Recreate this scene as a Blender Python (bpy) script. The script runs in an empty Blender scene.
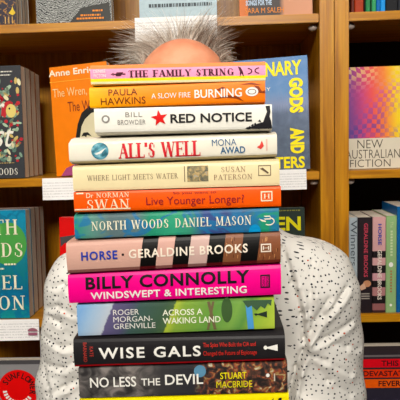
import bpy, bmesh, math, random
import numpy as np
from mathutils import Vector, Matrix, Euler
random.seed(7); rng = np.random.default_rng(7)
S = bpy.context.scene; COL = S.collection
# ------------------------------------------------------------------ camera
F = 560.0
CAM = Vector((0, 0, 1.5))
PITCH, ROLL, YAW = math.radians(6.0), math.radians(-1.6), math.radians(2.2)
RM = Matrix.Rotation(YAW, 3, 'Z') @ Matrix.Rotation(math.pi/2 - PITCH, 3, 'X') @ Matrix.Rotation(ROLL, 3, 'Z')
cam = bpy.data.objects.new('camera', bpy.data.cameras.new('camera')); COL.objects.link(cam)
cam.matrix_world = Matrix.Translation(CAM) @ RM.to_4x4()
cam.data.sensor_width = 36; cam.data.lens = F/400*36; cam.data.clip_start = .02
S.camera = cam
def P(px, py, Y):
    d = RM @ Vector((px-200, -(py-200), -F))
    return CAM + d*(Y/d.y)
# ------------------------------------------------------------------ helpers
def lin(c):
    c = _lin(c); m = sum(c[:3])/3; return tuple(max(0, m+(x-m)*1.12)*.84 for x in c[:3])+(1,)
def _lin(c):
    if isinstance(c, str):
        c = c.lstrip('#'); c = [int(c[i:i+2], 16)/255 for i in (0, 2, 4)]
    return tuple((x/12.92 if x <= .04045 else ((x+.055)/1.055)**2.4) for x in c[:3]) + (1,)
MATS = {}
def mat(col, rough=.5, spec=.18, name=None, metal=0, coat=0):
    key = (str(col), rough, spec, metal, coat)
    if key in MATS: return MATS[key]
    m = bpy.data.materials.new(name or 'surface'); m.use_nodes = True
    b = m.node_tree.nodes['Principled BSDF']
    b.inputs['Base Color'].default_value = lin(col); b.inputs['Roughness'].default_value = rough
    b.inputs['Specular IOR Level'].default_value = spec; b.inputs['Metallic'].default_value = metal
    b.inputs['Coat Weight'].default_value = coat; b.inputs['Coat Roughness'].default_value = .15
    # slight procedural mottling so no surface is perfectly flat
    nt = m.node_tree; n = nt.nodes.new('ShaderNodeTexNoise'); n.inputs['Scale'].default_value = 60
    mx = nt.nodes.new('ShaderNodeMix'); mx.data_type = 'RGBA'; mx.blend_type = 'MULTIPLY'
    mx.inputs[0].default_value = .12; mx.inputs[6].default_value = lin(col)
    tc = nt.nodes.new('ShaderNodeTexCoord'); nt.links.new(tc.outputs['Object'], n.inputs['Vector'])
    nt.links.new(n.outputs['Fac'], mx.inputs[7]); nt.links.new(mx.outputs[2], b.inputs['Base Color'])
    MATS[key] = m; return m
class NT:
    def __init__(s, name, rough=.45, spec=.18, coat=0):
        s.m = bpy.data.materials.new(name); s.m.use_nodes = True; s.t = s.m.node_tree
        s.b = s.t.nodes['Principled BSDF']; s.b.inputs['Roughness'].default_value = rough
        s.b.inputs['Specular IOR Level'].default_value = spec; s.b.inputs['Coat Weight'].default_value = coat
    def n(s, typ, **k):
        nd = s.t.nodes.new('ShaderNode'+typ)
        for a, v in k.items():
            if hasattr(nd, a): setattr(nd, a, v)
        return nd
    def l(s, a, b): s.t.links.new(a, b)
    def math(s, op, a, b=None, c=None):
        nd = s.n('Math'); nd.operation = op
        for i, v in enumerate((a, b, c)):
            if v is None: continue
            if isinstance(v, (int, float)): nd.inputs[i].default_value = v
            else: s.l(v, nd.inputs[i])
        return nd.outputs[0]
    def mix(s, f, a, b, mode='MIX'):
        nd = s.n('Mix'); nd.data_type = 'RGBA'; nd.blend_type = mode
        for i, v in ((0, f), (6, a), (7, b)):
            if isinstance(v, (int, float)) : nd.inputs[i].default_value = v
            elif isinstance(v, (str, tuple)): nd.inputs[i].default_value = lin(v)
            else: s.l(v, nd.inputs[i])
        return nd.outputs[2]
    def ramp(s, fac, stops, mode='LINEAR'):
        nd = s.n('ValToRGB'); r = nd.color_ramp; r.interpolation = mode
        while len(r.elements) > 1: r.elements.remove(r.elements[0])
        r.elements[0].position = stops[0][0]; r.elements[0].color = lin(stops[0][1])
        for p, c in stops[1:]:
            e = r.elements.new(p); e.color = lin(c)
        s.l(fac, nd.inputs[0]); return nd.outputs[0]
    def noise(s, vec, scale, detail=3, dist=0):
        nd = s.n('TexNoise'); nd.inputs['Scale'].default_value = scale; nd.inputs['Detail'].default_value = detail
        nd.inputs['Distortion'].default_value = dist
        if vec is not None: s.l(vec, nd.inputs['Vector'])
        return nd.outputs['Fac']
    def uv(s, sx=1, sy=1):
        u = s.n('TexCoord').outputs['UV']; mp = s.n('Mapping'); mp.inputs['Scale'].default_value = (sx, sy, 1)
        s.l(u, mp.inputs['Vector']); return mp.outputs[0]
    def sep(s, v):
        nd = s.n('SeparateXYZ'); s.l(v, nd.inputs[0]); return nd.outputs
    def out(s, c): s.l(c, s.b.inputs['Base Color']); return s.m
def spine_mat(name, stops, slant=0., amp=0., nscale=8, mode='CONSTANT', rough=.45, extra=None, x0=0, x1=1, aspect=8, axis=0, coat=.0):
    """stops in spine pixels (x0..x1) across; slant shifts with height; noise wobbles the edges"""
    g = NT(name, rough, .2, coat); uv = g.uv(); o = g.sep(uv)
    fac = o[axis]
    if slant: fac = g.math('ADD', fac, g.math('MULTIPLY', g.math('SUBTRACT', o[1-axis], .5), slant))
    if amp:
        nz = g.noise(g.uv(aspect, 1), nscale); fac = g.math('ADD', fac, g.math('MULTIPLY', g.math('SUBTRACT', nz, .5), amp))
    st = [((p-x0)/(x1-x0), c) for p, c in stops]
    c = g.ramp(fac, [(min(1, max(0, p)), c) for p, c in st], mode)
    if extra: c = extra(g, c)
    return g.out(c)
OAK = {}
def oak(tone='mid', axis=2):
    k = (tone, axis)
    if k in OAK: return OAK[k]
    g = NT('oak_veneer', .38, .4, .15)
    tc = g.n('TexCoord').outputs['Object']; mp = g.n('Mapping')
    sc = [38, 38, 38]; sc[axis] = 2.2; mp.inputs['Scale'].default_value = sc; g.l(tc, mp.inputs['Vector'])
    n1 = g.noise(mp.outputs[0], 1.6, 6, .6)
    mp2 = g.n('Mapping'); sc = [260, 260, 260]; sc[axis] = 9; mp2.inputs['Scale'].default_value = sc; g.l(tc, mp2.inputs['Vector'])
    n2 = g.noise(mp2.outputs[0], 1, 3)
    cols = {'mid': ('#966018', '#bb8024', '#c99236'), 'light': ('#b98a44', '#d5aa64', '#e2bd7e'), 'dark': ('#6a3c18', '#8a5424', '#9c6630')}[tone]
    c = g.ramp(n1, [(.3, cols[0]), (.5, cols[1]), (.7, cols[2])])
    c = g.mix(.25, c, g.ramp(n2, [(.35, '#6b4518'), (.6, '#ffffff')]), 'MULTIPLY')
    bp = g.n('Bump'); bp.inputs['Strength'].default_value = .12; bp.inputs['Distance'].default_value = .002
    g.l(n2, bp.inputs['Height']); g.l(bp.outputs[0], g.b.inputs['Normal'])
    OAK[k] = g.out(c); return OAK[k]
def link(name, verts, faces, mats, parent=None, uvs=None, smooth=False, fm=None, origin=None):
    """ONE mesh object. verts are world; converted to the parent's (or own origin's) local frame"""
    me = bpy.data.meshes.new(name)
    off = Vector(parent.location) if parent is not None else (Vector(origin) if origin is not None else Vector((0, 0, 0)))
    if parent is not None and parent.parent is not None: off = off + parent.parent.location
    me.from_pydata([tuple(Vector(v)-off) for v in verts], [], [tuple(f) for f in faces])
    for m in (mats if isinstance(mats, (list, tuple)) else [mats]): me.materials.append(m)
    if fm is not None: me.polygons.foreach_set('material_index', fm)
    if uvs is not None:
        ul = me.uv_layers.new(name='UVMap')
        for lp in me.loops: ul.data[lp.index].uv = uvs[lp.vertex_index]
    if smooth: me.polygons.foreach_set('use_smooth', [True]*len(me.polygons))
    me.update()
    o = bpy.data.objects.new(name, me); COL.objects.link(o)
    if parent is not None: o.parent = parent
    elif origin is not None: o.location = off
    return o
def empty(name, loc, label=None, cat=None, group=None):
    o = bpy.data.objects.new(name, None); COL.objects.link(o); o.location = loc; o.empty_display_size = .02
    return tag(o, label, cat, group)
def tag(o, label=None, cat=None, group=None, kind=None):
    for k, v in (('label', label), ('category', cat), ('group', group), ('kind', kind)):
        if v: o[k] = v
    return o
def box(name, a, b, m, parent=None, bev=.0, **k):
    bm = bmesh.new(); bmesh.ops.create_cube(bm, size=1)
    a, b = Vector(a), Vector(b)
    for v in bm.verts: v.co = Vector(((a[i]+b[i])/2 + v.co[i]*(b[i]-a[i]) for i in range(3)))
    if bev: bmesh.ops.bevel(bm, geom=bm.edges[:], offset=bev, segments=2, affect='EDGES')
    vs = [v.co.copy() for v in bm.verts]; fs = [[v.index for v in f.verts] for f in bm.faces]; bm.free()
    if parent is None and 'origin' not in k: k['origin'] = ((a[0]+b[0])/2, (a[1]+b[1])/2, a[2])
    return link(name, vs, fs, m, parent, **k)
# ------------------------------------------------------------------ lettering
def T_(x0, y0, x1, y1, w0, w1=None):
    return ('d', x0, y0, x1, y1, w0)
TK, TN = .2, .055
def glyph(ch, TK=TK, TN=TN):
    v = lambda x, y0=0, y1=1: [('d', x, y0, x, y1, TK), ] + [('h', x-TK*.95, x+TK*.95, y) for y in (y0, y1) if y in (0, 1)]
    h = lambda a, b, y: [('h', a, b, y)]
    d = lambda a, b, c, e, w: [('d', a, b, c, e, w)]
    arc = lambda cx, cy, rx, ry, a0, a1: [('a', cx, cy, rx, ry, a0, a1)]
    tv = lambda x, y: [('d', x, y, x, y+(.2 if y < .5 else -.2), TN)]
    G = {
     'A': (.78, d(.1, 0, .4, 1, TN)+d(.4, 1, .68, 0, TK)+h(.2, .58, .36)+h(-.02, .22, 0)+h(.5, .86, 0)),
     'B': (.66, v(.16)+arc(.3, .75, .24, .25, -90, 90)+arc(.3, .26, .3, .26, -90, 90)+h(.16, .3, 1)+h(.16, .3, .5)+h(.16, .3, 0)),
     'C': (.74, arc(.42, .5, .36, .5, 50, 310)+tv(.66, .88)),
     'D': (.78, v(.16)+arc(.3, .5, .4, .5, -90, 90)+h(.16, .3, 1)+h(.16, .3, 0)),
     'E': (.66, v(.16)+h(.16, .6, 1)+h(.16, .5, .5)+h(.16, .62, 0)+tv(.6, .99)+tv(.62, .01)+d(.5, .4, .5, .6, TN)),
     'F': (.62, v(.16)+h(.16, .6, 1)+h(.16, .5, .5)+tv(.6, .99)+d(.5, .4, .5, .6, TN)),
     'G': (.8, arc(.42, .5, .36, .5, 50, 330)+d(.68, 0.05, .68, .42, TK*.8)+h(.5, .82, .43)+tv(.66, .88)),
     'H': (.84, v(.16)+v(.66)+h(.16, .66, .5)),
     'I': (.36, v(.16)),
     'K': (.8, v(.16)+d(.2, .4, .62, 1, TN)+d(.36, .6, .68, 0, TK)+h(.5, .8, 1)+h(.5, .84, 0)),
     'L': (.62, v(.16)+h(.16, .6, 0)+tv(.6, .01)),
     'M': (1.0, v(.82)+d(.14, 0, .14, 1, TN)+d(.16, 1, .48, .08, TK)+d(.48, .08, .8, 1, TN)+h(.0, .28, 0)+h(0, .2, 1)),
     'N': (.84, d(.14, 0, .14, 1, TN)+d(.14, 1, .68, 0, TK)+d(.68, 0, .68, 1, TN)+h(0, .28, 0)+h(0, .2, 1)+h(.54, .82, 1)),
     'O': (.84, arc(.42, .5, .36, .5, 0, 360)),
     'P': (.64, v(.16)+arc(.3, .73, .27, .27, -90, 90)+h(.16, .3, 1)+h(.16, .3, .46)),
     'R': (.74, v(.16)+arc(.3, .75, .26, .25, -90, 90)+h(.16, .3, 1)+h(.16, .3, .5)+d(.36, .5, .64, 0, TK)+h(.56, .78, 0)),
     'S': (.6, arc(.3, .75, .22, .24, 40, 235)+d(.13, .64, .46, .36, TK)+arc(.3, .26, .24, .26, -140, 45)+tv(.5, .85)+tv(.07, .12)),
     'T': (.68, v(.34)+h(.02, .66, 1)+tv(.03, .99)+tv(.65, .99)),
     'U': (.8, d(.16, .3, .16, 1, TK)+d(.64, .3, .64, 1, TN)+arc(.4, .3, .24, .3, 180, 360)+h(.02, .3, 1)+h(.52, .78, 1)),
     'W': (1.12, d(.1, 1, .34, 0, TK)+d(.34, 0, .56, 1, TN)+d(.56, 1, .8, 0, TK)+d(.8, 0, 1.02, 1, TN)+h(-.04, .24, 1)+h(.44, .68, 1)+h(.9, 1.12, 1)),
     'Y': (.76, d(.1, 1, .38, .45, TK)+d(.66, 1, .38, .45, TN)+d(.38, 0, .38, .48, TK)+h(-.02, .24, 1)+h(.54, .78, 1)+h(.24, .52, 0)),
     "'": (.22, d(.1, .72, .1, 1, TK)), ' ': (.4, []), '-': (.4, [('d', .05, .45, .35, .45, TK*.7)])}
    return G.get(ch, (.5, v(.2)))
def serif_mesh(text, heavy=1., track=.1):
    V, Fc = [], []; x = 0; tk, tn = TK*heavy, TN*(.6+.6*heavy)
    def quad(p, q, w):
        dx, dy = q[0]-p[0], q[1]-p[1]; L = math.hypot(dx, dy) or 1; nx, ny = -dy/L*w/2, dx/L*w/2
        i = len(V); V.extend([(p[0]+nx, p[1]+ny), (q[0]+nx, q[1]+ny), (q[0]-nx, q[1]-ny), (p[0]-nx, p[1]-ny)]); Fc.append((i+3, i+2, i+1, i))
    for ch in text:
        w, st = glyph(ch, tk, tn)
        for s in st:
            if s[0] == 'h': quad((x+s[1], s[3]+(-tn/2 if s[3] == 1 else tn/2 if s[3] == 0 else 0)), (x+s[2], s[3]+(-tn/2 if s[3] == 1 else tn/2 if s[3] == 0 else 0)), tn)
            elif s[0] == 'd': # horizontally measured thickness
                i = len(V); x0, y0, x1, y1, t = s[1:]
                if abs(y1-y0) < 1e-6: quad((x+x0, y0), (x+x1, y1), t)
                else:
                    if y0 > y1: x0, y0, x1, y1 = x1, y1, x0, y0
                    V.extend([(x+x0-t/2, y0), (x+x0+t/2, y0), (x+x1+t/2, y1), (x+x1-t/2, y1)]); Fc.append((i, i+1, i+2, i+3))
            else:
                _, cx, cy, rx, ry, a0, a1 = s; n = max(6, int(abs(a1-a0)/15)); i = len(V)
                for k in range(n+1):
                    a = math.radians(a0+(a1-a0)*k/n); t = tn+(tk-tn)*abs(math.cos(a))**1.3
                    c, sn = math.cos(a), math.sin(a)
                    V.append((x+cx+rx*c, cy+ry*sn)); V.append((x+cx+(rx-t)*c, cy+(ry-max(tn, t*.5))*sn))
                for k in range(n): Fc.append((i+2*k, i+2*k+2, i+2*k+3, i+2*k+1))
        x += w+track
    return V, Fc
def sans_mesh(text, bold=0., shear=0, sp=1.):
    cu = bpy.data.curves.new('t', 'FONT'); cu.body = text; cu.offset = bold; cu.shear = shear; cu.space_character = sp
    cu.resolution_u = 3; cu.fill_mode = 'FRONT'
    o = bpy.data.objects.new('t', cu); COL.objects.link(o)
    bpy.context.view_layer.update()
    me = bpy.data.meshes.new_from_object(o.evaluated_get(bpy.context.evaluated_depsgraph_get()))
    V = [(v.co.x, v.co.y) for v in me.vertices]; Fc = [tuple(p.vertices) for p in me.polygons]
    COL.objects.unlink(o); bpy.data.objects.remove(o); bpy.data.meshes.remove(me)
    return V, Fc
class Quad:
    """printable face: TL,TR,BR,BL world corners, optional bulge toward the reader; u by pixel or 0..1"""
    def __init__(s, TL, TR, BR, BL, parent, x0=0., x1=1., bulge=0.):
        s.c = [Vector(p) for p in (TL, TR, BR, BL)]; s.p = parent; s.x0, s.x1 = x0, x1; s.b = bulge
        s.nrm = (s.c[3]-s.c[0]).cross(s.c[1]-s.c[0]).normalized()
        if s.nrm.y > 0: s.nrm = -s.nrm
        s.k = 0
    def at(s, x, v, off=.0003):
        u = (x-s.x0)/(s.x1-s.x0)
        top = s.c[0].lerp(s.c[1], u); bot = s.c[3].lerp(s.c[2], u)
        return top.lerp(bot, v) + s.nrm*(off + s.b*max(0, 1-(2*v-1)**2))
    def decal(s, name, V, Fc, m, fm=None, parent=None, top=0.):
        s.k += 1; off = .0003+.00004*min(s.k, 10)+top
        if s.b > 0:
            bm = bmesh.new(); vv = [bm.verts.new((x, v, 0)) for x, v in V]
            lay = bm.faces.layers.int.new('mi')
            for i_, f_ in enumerate(Fc):
                try: nf = bm.faces.new([vv[j] for j in f_])
                except ValueError: continue
                nf[lay] = fm[i_] if fm else 0
            for cut in (.1, .2, .3, .4, .5, .6, .7, .8, .9):
                bmesh.ops.bisect_plane(bm, geom=bm.verts[:]+bm.edges[:]+bm.faces[:], plane_co=(0, cut, 0), plane_no=(0, 1, 0))
            bm.verts.index_update(); V = [(v.co.x, v.co.y) for v in bm.verts]; Fc = [[v.index for v in f_.verts] for f_ in bm.faces]
            if fm: fm = [f_[lay] for f_ in bm.faces]
            bm.free()
        return link(name, [s.at(x, v, off) for x, v in V], Fc, m, parent or s.p, fm=fm)
    def text(s, name, txt, x0, x1, v0, v1, m, font='sans', bold=0., shear=0, rot=0, sp=1., heavy=1., track=.1):
        V, Fc = serif_mesh(txt, heavy, track) if font == 'serif' else sans_mesh(txt, bold, shear, sp)
        if rot == 90: V = [(y, -x) for x, y in V]      # reads downwards
        if rot == -90: V = [(-y, x) for x, y in V]
        xs = [p[0] for p in V]; ys = [p[1] for p in V]; a, b, c, d = min(xs), max(xs), min(ys), max(ys)
        V = [(x0+(x-a)/(b-a)*(x1-x0), v1+(y-c)/(d-c)*(v0-v1)) for x, y in V]
        return s.decal(name, V, Fc, m, top=.0004)
    def rect(s, name, x0, x1, v0, v1, m, n=6, slant=0):
        V, Fc = [], []
        for j in range(n+1):
            v = v0+(v1-v0)*j/n; sh = slant*(v-v0)/(v1-v0 or 1)
            V += [(x0+sh, v), (x1+sh, v)]
        for j in range(n): Fc.append((2*j, 2*j+2, 2*j+3, 2*j+1))
        return s.decal(name, V, Fc, m)
    def dashes(s, name, x0, x1, v0, v1, m):
        V, Fc, x = [], [], x0
        while x < x1:
            w = min(random.uniform(.8, 3.2), x1-x); i = len(V); V += [(x, v0), (x+w, v0), (x+w, v1), (x, v1)]; Fc.append((i+3, i+2, i+1, i)); x += w+.7
        return s.decal(name, V, Fc, m, top=.0003)
    def poly(s, name, pts, m): return s.decal(name, pts, [tuple(range(len(pts)))], m)
    def disc(s, name, cx, cv, rx, rv, m, a0=0, a1=360, n=24):
        pts = [(cx+rx*math.cos(math.radians(a0+(a1-a0)*k/n)), cv-rv*math.sin(math.radians(a0+(a1-a0)*k/n))) for k in range(n+(a1-a0 < 360))]
        return s.poly(name, pts, m)
    def ring(s, name, cx, cv, rx, rv, w, wv, m, a0=0, a1=360, n=24):
        V, Fc = [], []
        for k in range(n+1):
            a = math.radians(a0+(a1-a0)*k/n)
            V += [(cx+rx*math.cos(a), cv-rv*math.sin(a)), (cx+(rx-w)*math.cos(a), cv-(rv-wv)*math.sin(a))]
        for k in range(n): Fc.append((2*k, 2*k+1, 2*k+3, 2*k+2))
        return s.decal(name, V, Fc, m)
    def frame(s, name, x0, x1, v0, v1, w, wv, m):
        V = [(x0, v0), (x1, v0), (x1, v1), (x0, v1), (x0+w, v0+wv), (x1-w, v0+wv), (x1-w, v1-wv), (x0+w, v1-wv)]
        return s.decal(name, V, [(0, 4, 5, 1), (1, 5, 6, 2), (2, 6, 7, 3), (3, 7, 4, 0)], m)
BLACK = mat('#17161a', .5); WHITE = mat('#f1efe8', .5); PAPER = mat('#d9cfb8', .85, .1)
def paper():
    g = NT('page_edges', .9, .1); tc = g.n('TexCoord').outputs['Object']; mp = g.n('Mapping')
    mp.inputs['Scale'].default_value = (3, 3, 900); g.l(tc, mp.inputs['Vector'])
    return g.out(g.ramp(g.noise(mp.outputs[0], 1, 2), [(.3, '#b9ae98'), (.6, '#e0d7c2')]))
def paper_v():
    g = NT('page_edges', .9, .1); tc = g.n('TexCoord').outputs['Object']; mp = g.n('Mapping')
    mp.inputs['Scale'].default_value = (3, 900, 3); g.l(tc, mp.inputs['Vector'])
    return g.out(g.ramp(g.noise(mp.outputs[0], 1, 2), [(.3, '#c2b4a4'), (.6, '#e6dccc')]))
PAGES = paper(); PAGESV = paper_v()
# ------------------------------------------------------------------ books lying in the stack
YS = .638
GAPS = {}
def stack_book(L, R, gt, gb, m, label, depth=.15, bulge=.0008, dy=0., hard=False, sh=.007, back=None):
    """L=(x,ytop,ybot) R=(x,ytop,ybot) of the printed spine; gt,gb = (yl,yr) contact heights above and below"""
    Y = YS+dy
    TL, BL = P(L[0], L[1], Y), P(L[0], L[2], Y); TR, BR = P(R[0], R[1], Y), P(R[0], R[2], Y)
    TL.x = BL.x = (TL.x+BL.x)/2; TR.x = BR.x = (TR.x+BR.x)/2
    cz = lambda x, g: P(x, g[0]+(g[1]-g[0])*(x-80)/200, YS).z
    zt = (cz(L[0], gt)-.0001, cz(R[0], gt)-.0001); zb = (cz(L[0], gb)+.0001, cz(R[0], gb)+.0001)
    mid = (TL+BR)/2; e = empty('book', (mid.x, mid.y+depth/2, min(zb)), label, 'book', 'books in the held stack')
    t = .0022 if hard else .0007
    V, UV, Fc = [], [], []
    NV = 10
    def profile(side, inset):
        x = (TL.x, TR.x)[side]; zT, zB = zt[side], zb[side]; sT = (TL.z, TR.z)[side]; sB = (BL.z, BR.z)[side]
        pts = []
        ins = inset
        pts.append((Y+depth, zT-ins, 0)); pts.append((Y+sh*2.2, zT-ins, 0)); pts.append((Y+sh, zT-ins-(zT-sT)*.25, 0))
        for j in range(NV+1):
            v = j/NV; z = sT+(sB-sT)*v
            edge = max(0, abs(2*v-1)-.8)/.2
            y = Y - bulge*(1-(2*v-1)**2) + edge**3*.0004 + ins
            pts.append((y, z+(-ins if v < .5 else ins)*(edge > 0), v))
        pts.append((Y+sh, zB+ins+(sB-zB)*.25, 1)); pts.append((Y+sh*2.2, zB+ins, 1)); pts.append((Y+depth, zB+ins, 1))
        return x, pts
    rings = []
    for ins in (0, t):
        for side in (0, 1):
            x, pts = profile(side, ins); rings.append(len(V))
            for y, z, v in pts: V.append((x, y, z)); UV.append((side, v))
    n = NV+7; a, b, c, d = rings
    for j in range(n-1):
        Fc.append((a+j, a+j+1, b+j+1, b+j)); Fc.append((c+j, d+j, d+j+1, c+j+1))
        Fc.append((a+j, c+j, c+j+1, a+j+1)); Fc.append((b+j, b+j+1, d+j+1, d+j))
    for j in (0, n-1): Fc.append((a+j, b+j, d+j, c+j))
    link('cover', V, Fc, m, e, uvs=UV, smooth=False)
    # page block
    ix = .003 if hard else .0006; ib = .004 if hard else .0005
    V = []
    for side in (0, 1):
        x = (TL.x+ix, TR.x-ix)[side]
        for y, z in ((Y+sh*1.4, max(BL.z, BR.z) if 0 else zb[side]+t*1.2+.001), (Y+depth-ib, zb[side]+t*1.2), (Y+depth-ib, zt[side]-t*1.2), (Y+sh*1.4, zt[side]-t*1.2-.001)):
            V.append((x, y, z))
    link('pages', V, [(0, 3, 2, 1), (4, 5, 6, 7), (0, 1, 5, 4), (1, 2, 6, 5), (2, 3, 7, 6), (3, 0, 4, 7)], PAGES, e)
    q = Quad(TL, TR, BR, BL, e, L[0], R[0], bulge)
    return q
def M(c, r=.45): return mat(c, r)
# contact lines between neighbours, (y at x=80, y at x=280)
G = [(65.2, 60.8), (86.3, 81.0), (108.0, 103.4), (137.2, 131.2), (165.4, 158.4), (191.9, 186.0), (214, 207), (241, 231.6),
     (274, 263.8), (304.2, 296.2), (337.6, 331), (367.6, 361), (398.8, 392.8), (426, 421)]
# 1
g1 = spine_mat('pink_spine_print', [(0, '#f08a52'), (.2, '#f3a0c0'), (.72, '#e8dc4a'), (.88, '#f4f0c0')], axis=1)
q = stack_book((90.5, 65.5, 84.3), (265.5, 61.6, 80.4), G[0], G[1], g1, 'slim pink, orange and yellow spined paperback topmost on the held stack', depth=.129)
dk = M('#4a1626')
q.text('title', 'THE FAMILY STRING', 129, 234, .32, .68, dk, 'serif', heavy=1.15)
q.text('author_name', 'DENISE', 94, 106, .24, .42, WHITE); q.text('author_name', 'PICTON', 94, 106, .48, .66, WHITE)
q.decal('ornament', [(111, .5), (114, .42), (114, .47), (126, .47), (126, .53), (114, .53), (114, .58), (117, .4), (124, .4), (121, .6), (116, .6)], [(0, 2, 1), (0, 4, 3), (2, 5, 4, 3), (0, 6, 5), (7, 10, 9, 8)], dk)
q.poly('ornament', [(238, .22), (241, .28), (243, .5), (244, .78), (241.5, .6), (240, .8), (240, .5)], dk)
q.ring('ornament', 247, .49, 5.5, .17, 1.2, .05, dk, -80, 80); q.ring('ornament', 260, .47, 5.5, .17, 1.2, .05, dk, 100, 260)
# 2
g2 = spine_mat('orange_spine_print', [(90, '#f6b52c'), (110, '#f4a01c'), (160, '#f08c18'), (265, '#ee7c16')], x0=90, x1=265, mode='LINEAR')
q = stack_book((89.5, 88.4, 107.8), (265.2, 80.8, 101.6), G[1], G[2], g2, 'bright orange spined paperback with thin brown author name near the top', depth=.129)
br = M('#6a3010')
q.text('author_name', 'PAULA', 109, 138, .1, .43, br); q.text('author_name', 'HAWKINS', 101, 146, .53, .88, br)
q.text('title', 'A SLOW FIRE', 152, 191, .4, .66, WHITE); q.text('title', 'BURNING', 195, 242, .3, .72, WHITE, bold=.012)
tw = M('#8a3c12')
for a in ([(214, .78), (228, .62), (238, .7), (244, .95), (236, .8), (226, .74)], [(254, .2), (259, .25), (262, .5), (265, .45), (265, .6), (258, .55), (256, .35)], [(216, .35), (223, .2), (226, .26), (220, .4)], [(240, .12), (252, .05), (262, .2), (252, .14)]):
    q.poly('branch_drawing', a, tw)
q.disc('publisher_logo', 252, .5, 6.3, .22, WHITE); q.ring('publisher_logo', 252, .5, 4.3, .13, .8, .03, br)
# 3
q = stack_book((94.5, 108.8, 132.4), (272, 104.4, 128.6), G[2], G[3], mat('#efece2', .4), 'white spined paperback with red star and bold black title', depth=.129, sh=.013)
gy = M('#87837e')
q.text('author_name', 'BILL', 126, 143, .18, .38, gy, sp=1.1); q.text('author_name', 'BROWDER', 118, 146, .5, .7, gy, sp=1.1)
q.disc('publisher_logo', 106, .45, 4.2, .17, gy); q.disc('publisher_logo', 106, .45, 2.4, .1, WHITE)
pts = []
for k in range(10):
    r = 1 if k % 2 == 0 else .42; a = math.radians(90+36*k+8)
    pts.append((160+8.8*r*math.cos(a), .46-.36*r*math.sin(a)))
q.decal('star_emblem', [(160, .46)]+pts, [(0, 1+k, 1+(k+1) % 10) for k in range(10)], M('#d6282c'))
q.text('title', 'RED NOTICE', 171, 252, .3, .68, M('#1d1b1c'), bold=.025)
pts = [(272, .02), (272, 1)]
for k in range(12): pts.append((272-(24-k*1.6)*(1 if k % 2 else .62)*random.uniform(.7, 1), 1-k*.09))
for k in range(len(pts)-3):
    pass
q.poly('ink_splash', [(270, .04), (265.5, .06), (267, .3), (265, .5), (263, .72), (256, .8), (252, .9), (246, .98), (265, 1.0), (272, .98), (271, .7), (269.5, .5), (270.5, .3)], BLACK)
for k in range(14):
    x = random.uniform(244, 266); v = .98-random.random()*.5*((x-244)/22); q.poly('ink_fleck', [(x, v), (x+3.5, v+.06), (x+2.2, v-.07)], BLACK)
# 4
q = stack_book((69, 143.6, 161.6), (277, 134.8, 154), G[3], G[4], mat('#ece6d6', .4), 'cream spined paperback with tall red lettering and a round blue emblem', depth=.15, sh=.013)
g = NT('planet_print', .4); o = g.noise(g.n('TexCoord').outputs['Object'], 140, 3); cm = g.out(g.ramp(o, [(.35, '#33606f'), (.5, '#5c98a8'), (.65, '#9cc4cc')]))
q.disc('round_emblem', 100.5, .48, 8.8, .47, cm); q.poly('emblem_mark', [(95, .62), (100, .52), (107, .3), (102, .6), (97, .68)], WHITE)
q.text('title', "ALL'S WELL", 119, 201, .12, .93, M('#cf3740'), 'serif', heavy=1.1, track=.04)
bl = M('#2c5f86')
q.text('author_name', 'MONA', 212.5, 237, .1, .46, bl, shear=-.05); q.text('author_name', 'AWAD', 221, 245.5, .52, .88, bl, bold=.02, shear=-.05)
q.poly('publisher_logo', [(257, .6), (260, .5), (262, .25), (264, .55), (261, .72)], M('#d9504a')); q.rect('publisher_logo', 266, 267.5, .2, .8, M('#e4bcae'))
# 5
q = stack_book((73, 167.4, 191.2), (279.5, 161.4, 185.2), G[4], G[5], mat('#ebdcb2', .4), 'pale yellow spined paperback with small grey lettering and a picture panel', depth=.15)
tb = M('#6b5848')
q.text('title', 'WHERE LIGHT MEETS WATER', 87.5, 179, .36, .58, tb, 'serif', heavy=.55)
g = NT('painting_print', .4); c = g.ramp(g.noise(g.n('TexCoord').outputs['Object'], 170, 3, 1), [(.32, '#4f5450'), (.5, '#8c8163'), (.6, '#c0a473'), (.7, '#7c93a0')])
q.rect('picture_panel', 188, 209, .08, .74, g.out(c)); q.rect('picture_border', 185, 185.8, .08, .74, tb)
q.text('author_name', 'SUSAN', 222, 246, .16, .38, M('#8a6656'), 'serif', heavy=.55); q.text('author_name', 'PATERSON', 214.5, 252.5, .48, .7, M('#8a6656'), 'serif', heavy=.55)
q.frame('publisher_logo', 258.5, 271, .14, .58, .7, .03, tb); q.poly('publisher_logo', [(260, .28), (263, .24), (269, .45), (268, .5), (262, .33)], tb)
# 6
q = stack_book((74, 192.4, 211.8), (281, 186.6, 206.2), G[5], G[6], mat('#ec6216', .4), 'deep orange spined paperback with cream author name and maroon title', depth=.15, dy=-.002)
cr = M('#f4e2c4')
q.text('author_name', 'Dr', 87, 94, .06, .3, cr); q.text('author_name', 'NORMAN', 97, 130, .06, .3, cr, 'serif', heavy=.6)
q.text('author_name', 'SWAN', 87.5, 130, .4, .9, cr, 'serif', heavy=.7)
mr = M('#8c2230')
q.text('title', 'So you want to', 174, 217, .1, .27, mr); q.text('title', 'Live Younger Longer?', 147, 244.5, .34, .88, mr)
q.rect('worn_edge', 74.5, 131, .86, .93, cr); q.rect('worn_edge', 77, 84, .03, .1, cr)
q.frame('publisher_logo', 261, 272.5, .2, .72, 1.2, .07, cr); q.text('publisher_logo', 'H', 263.6, 270, .34, .58, cr, 'serif', heavy=.8)
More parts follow.
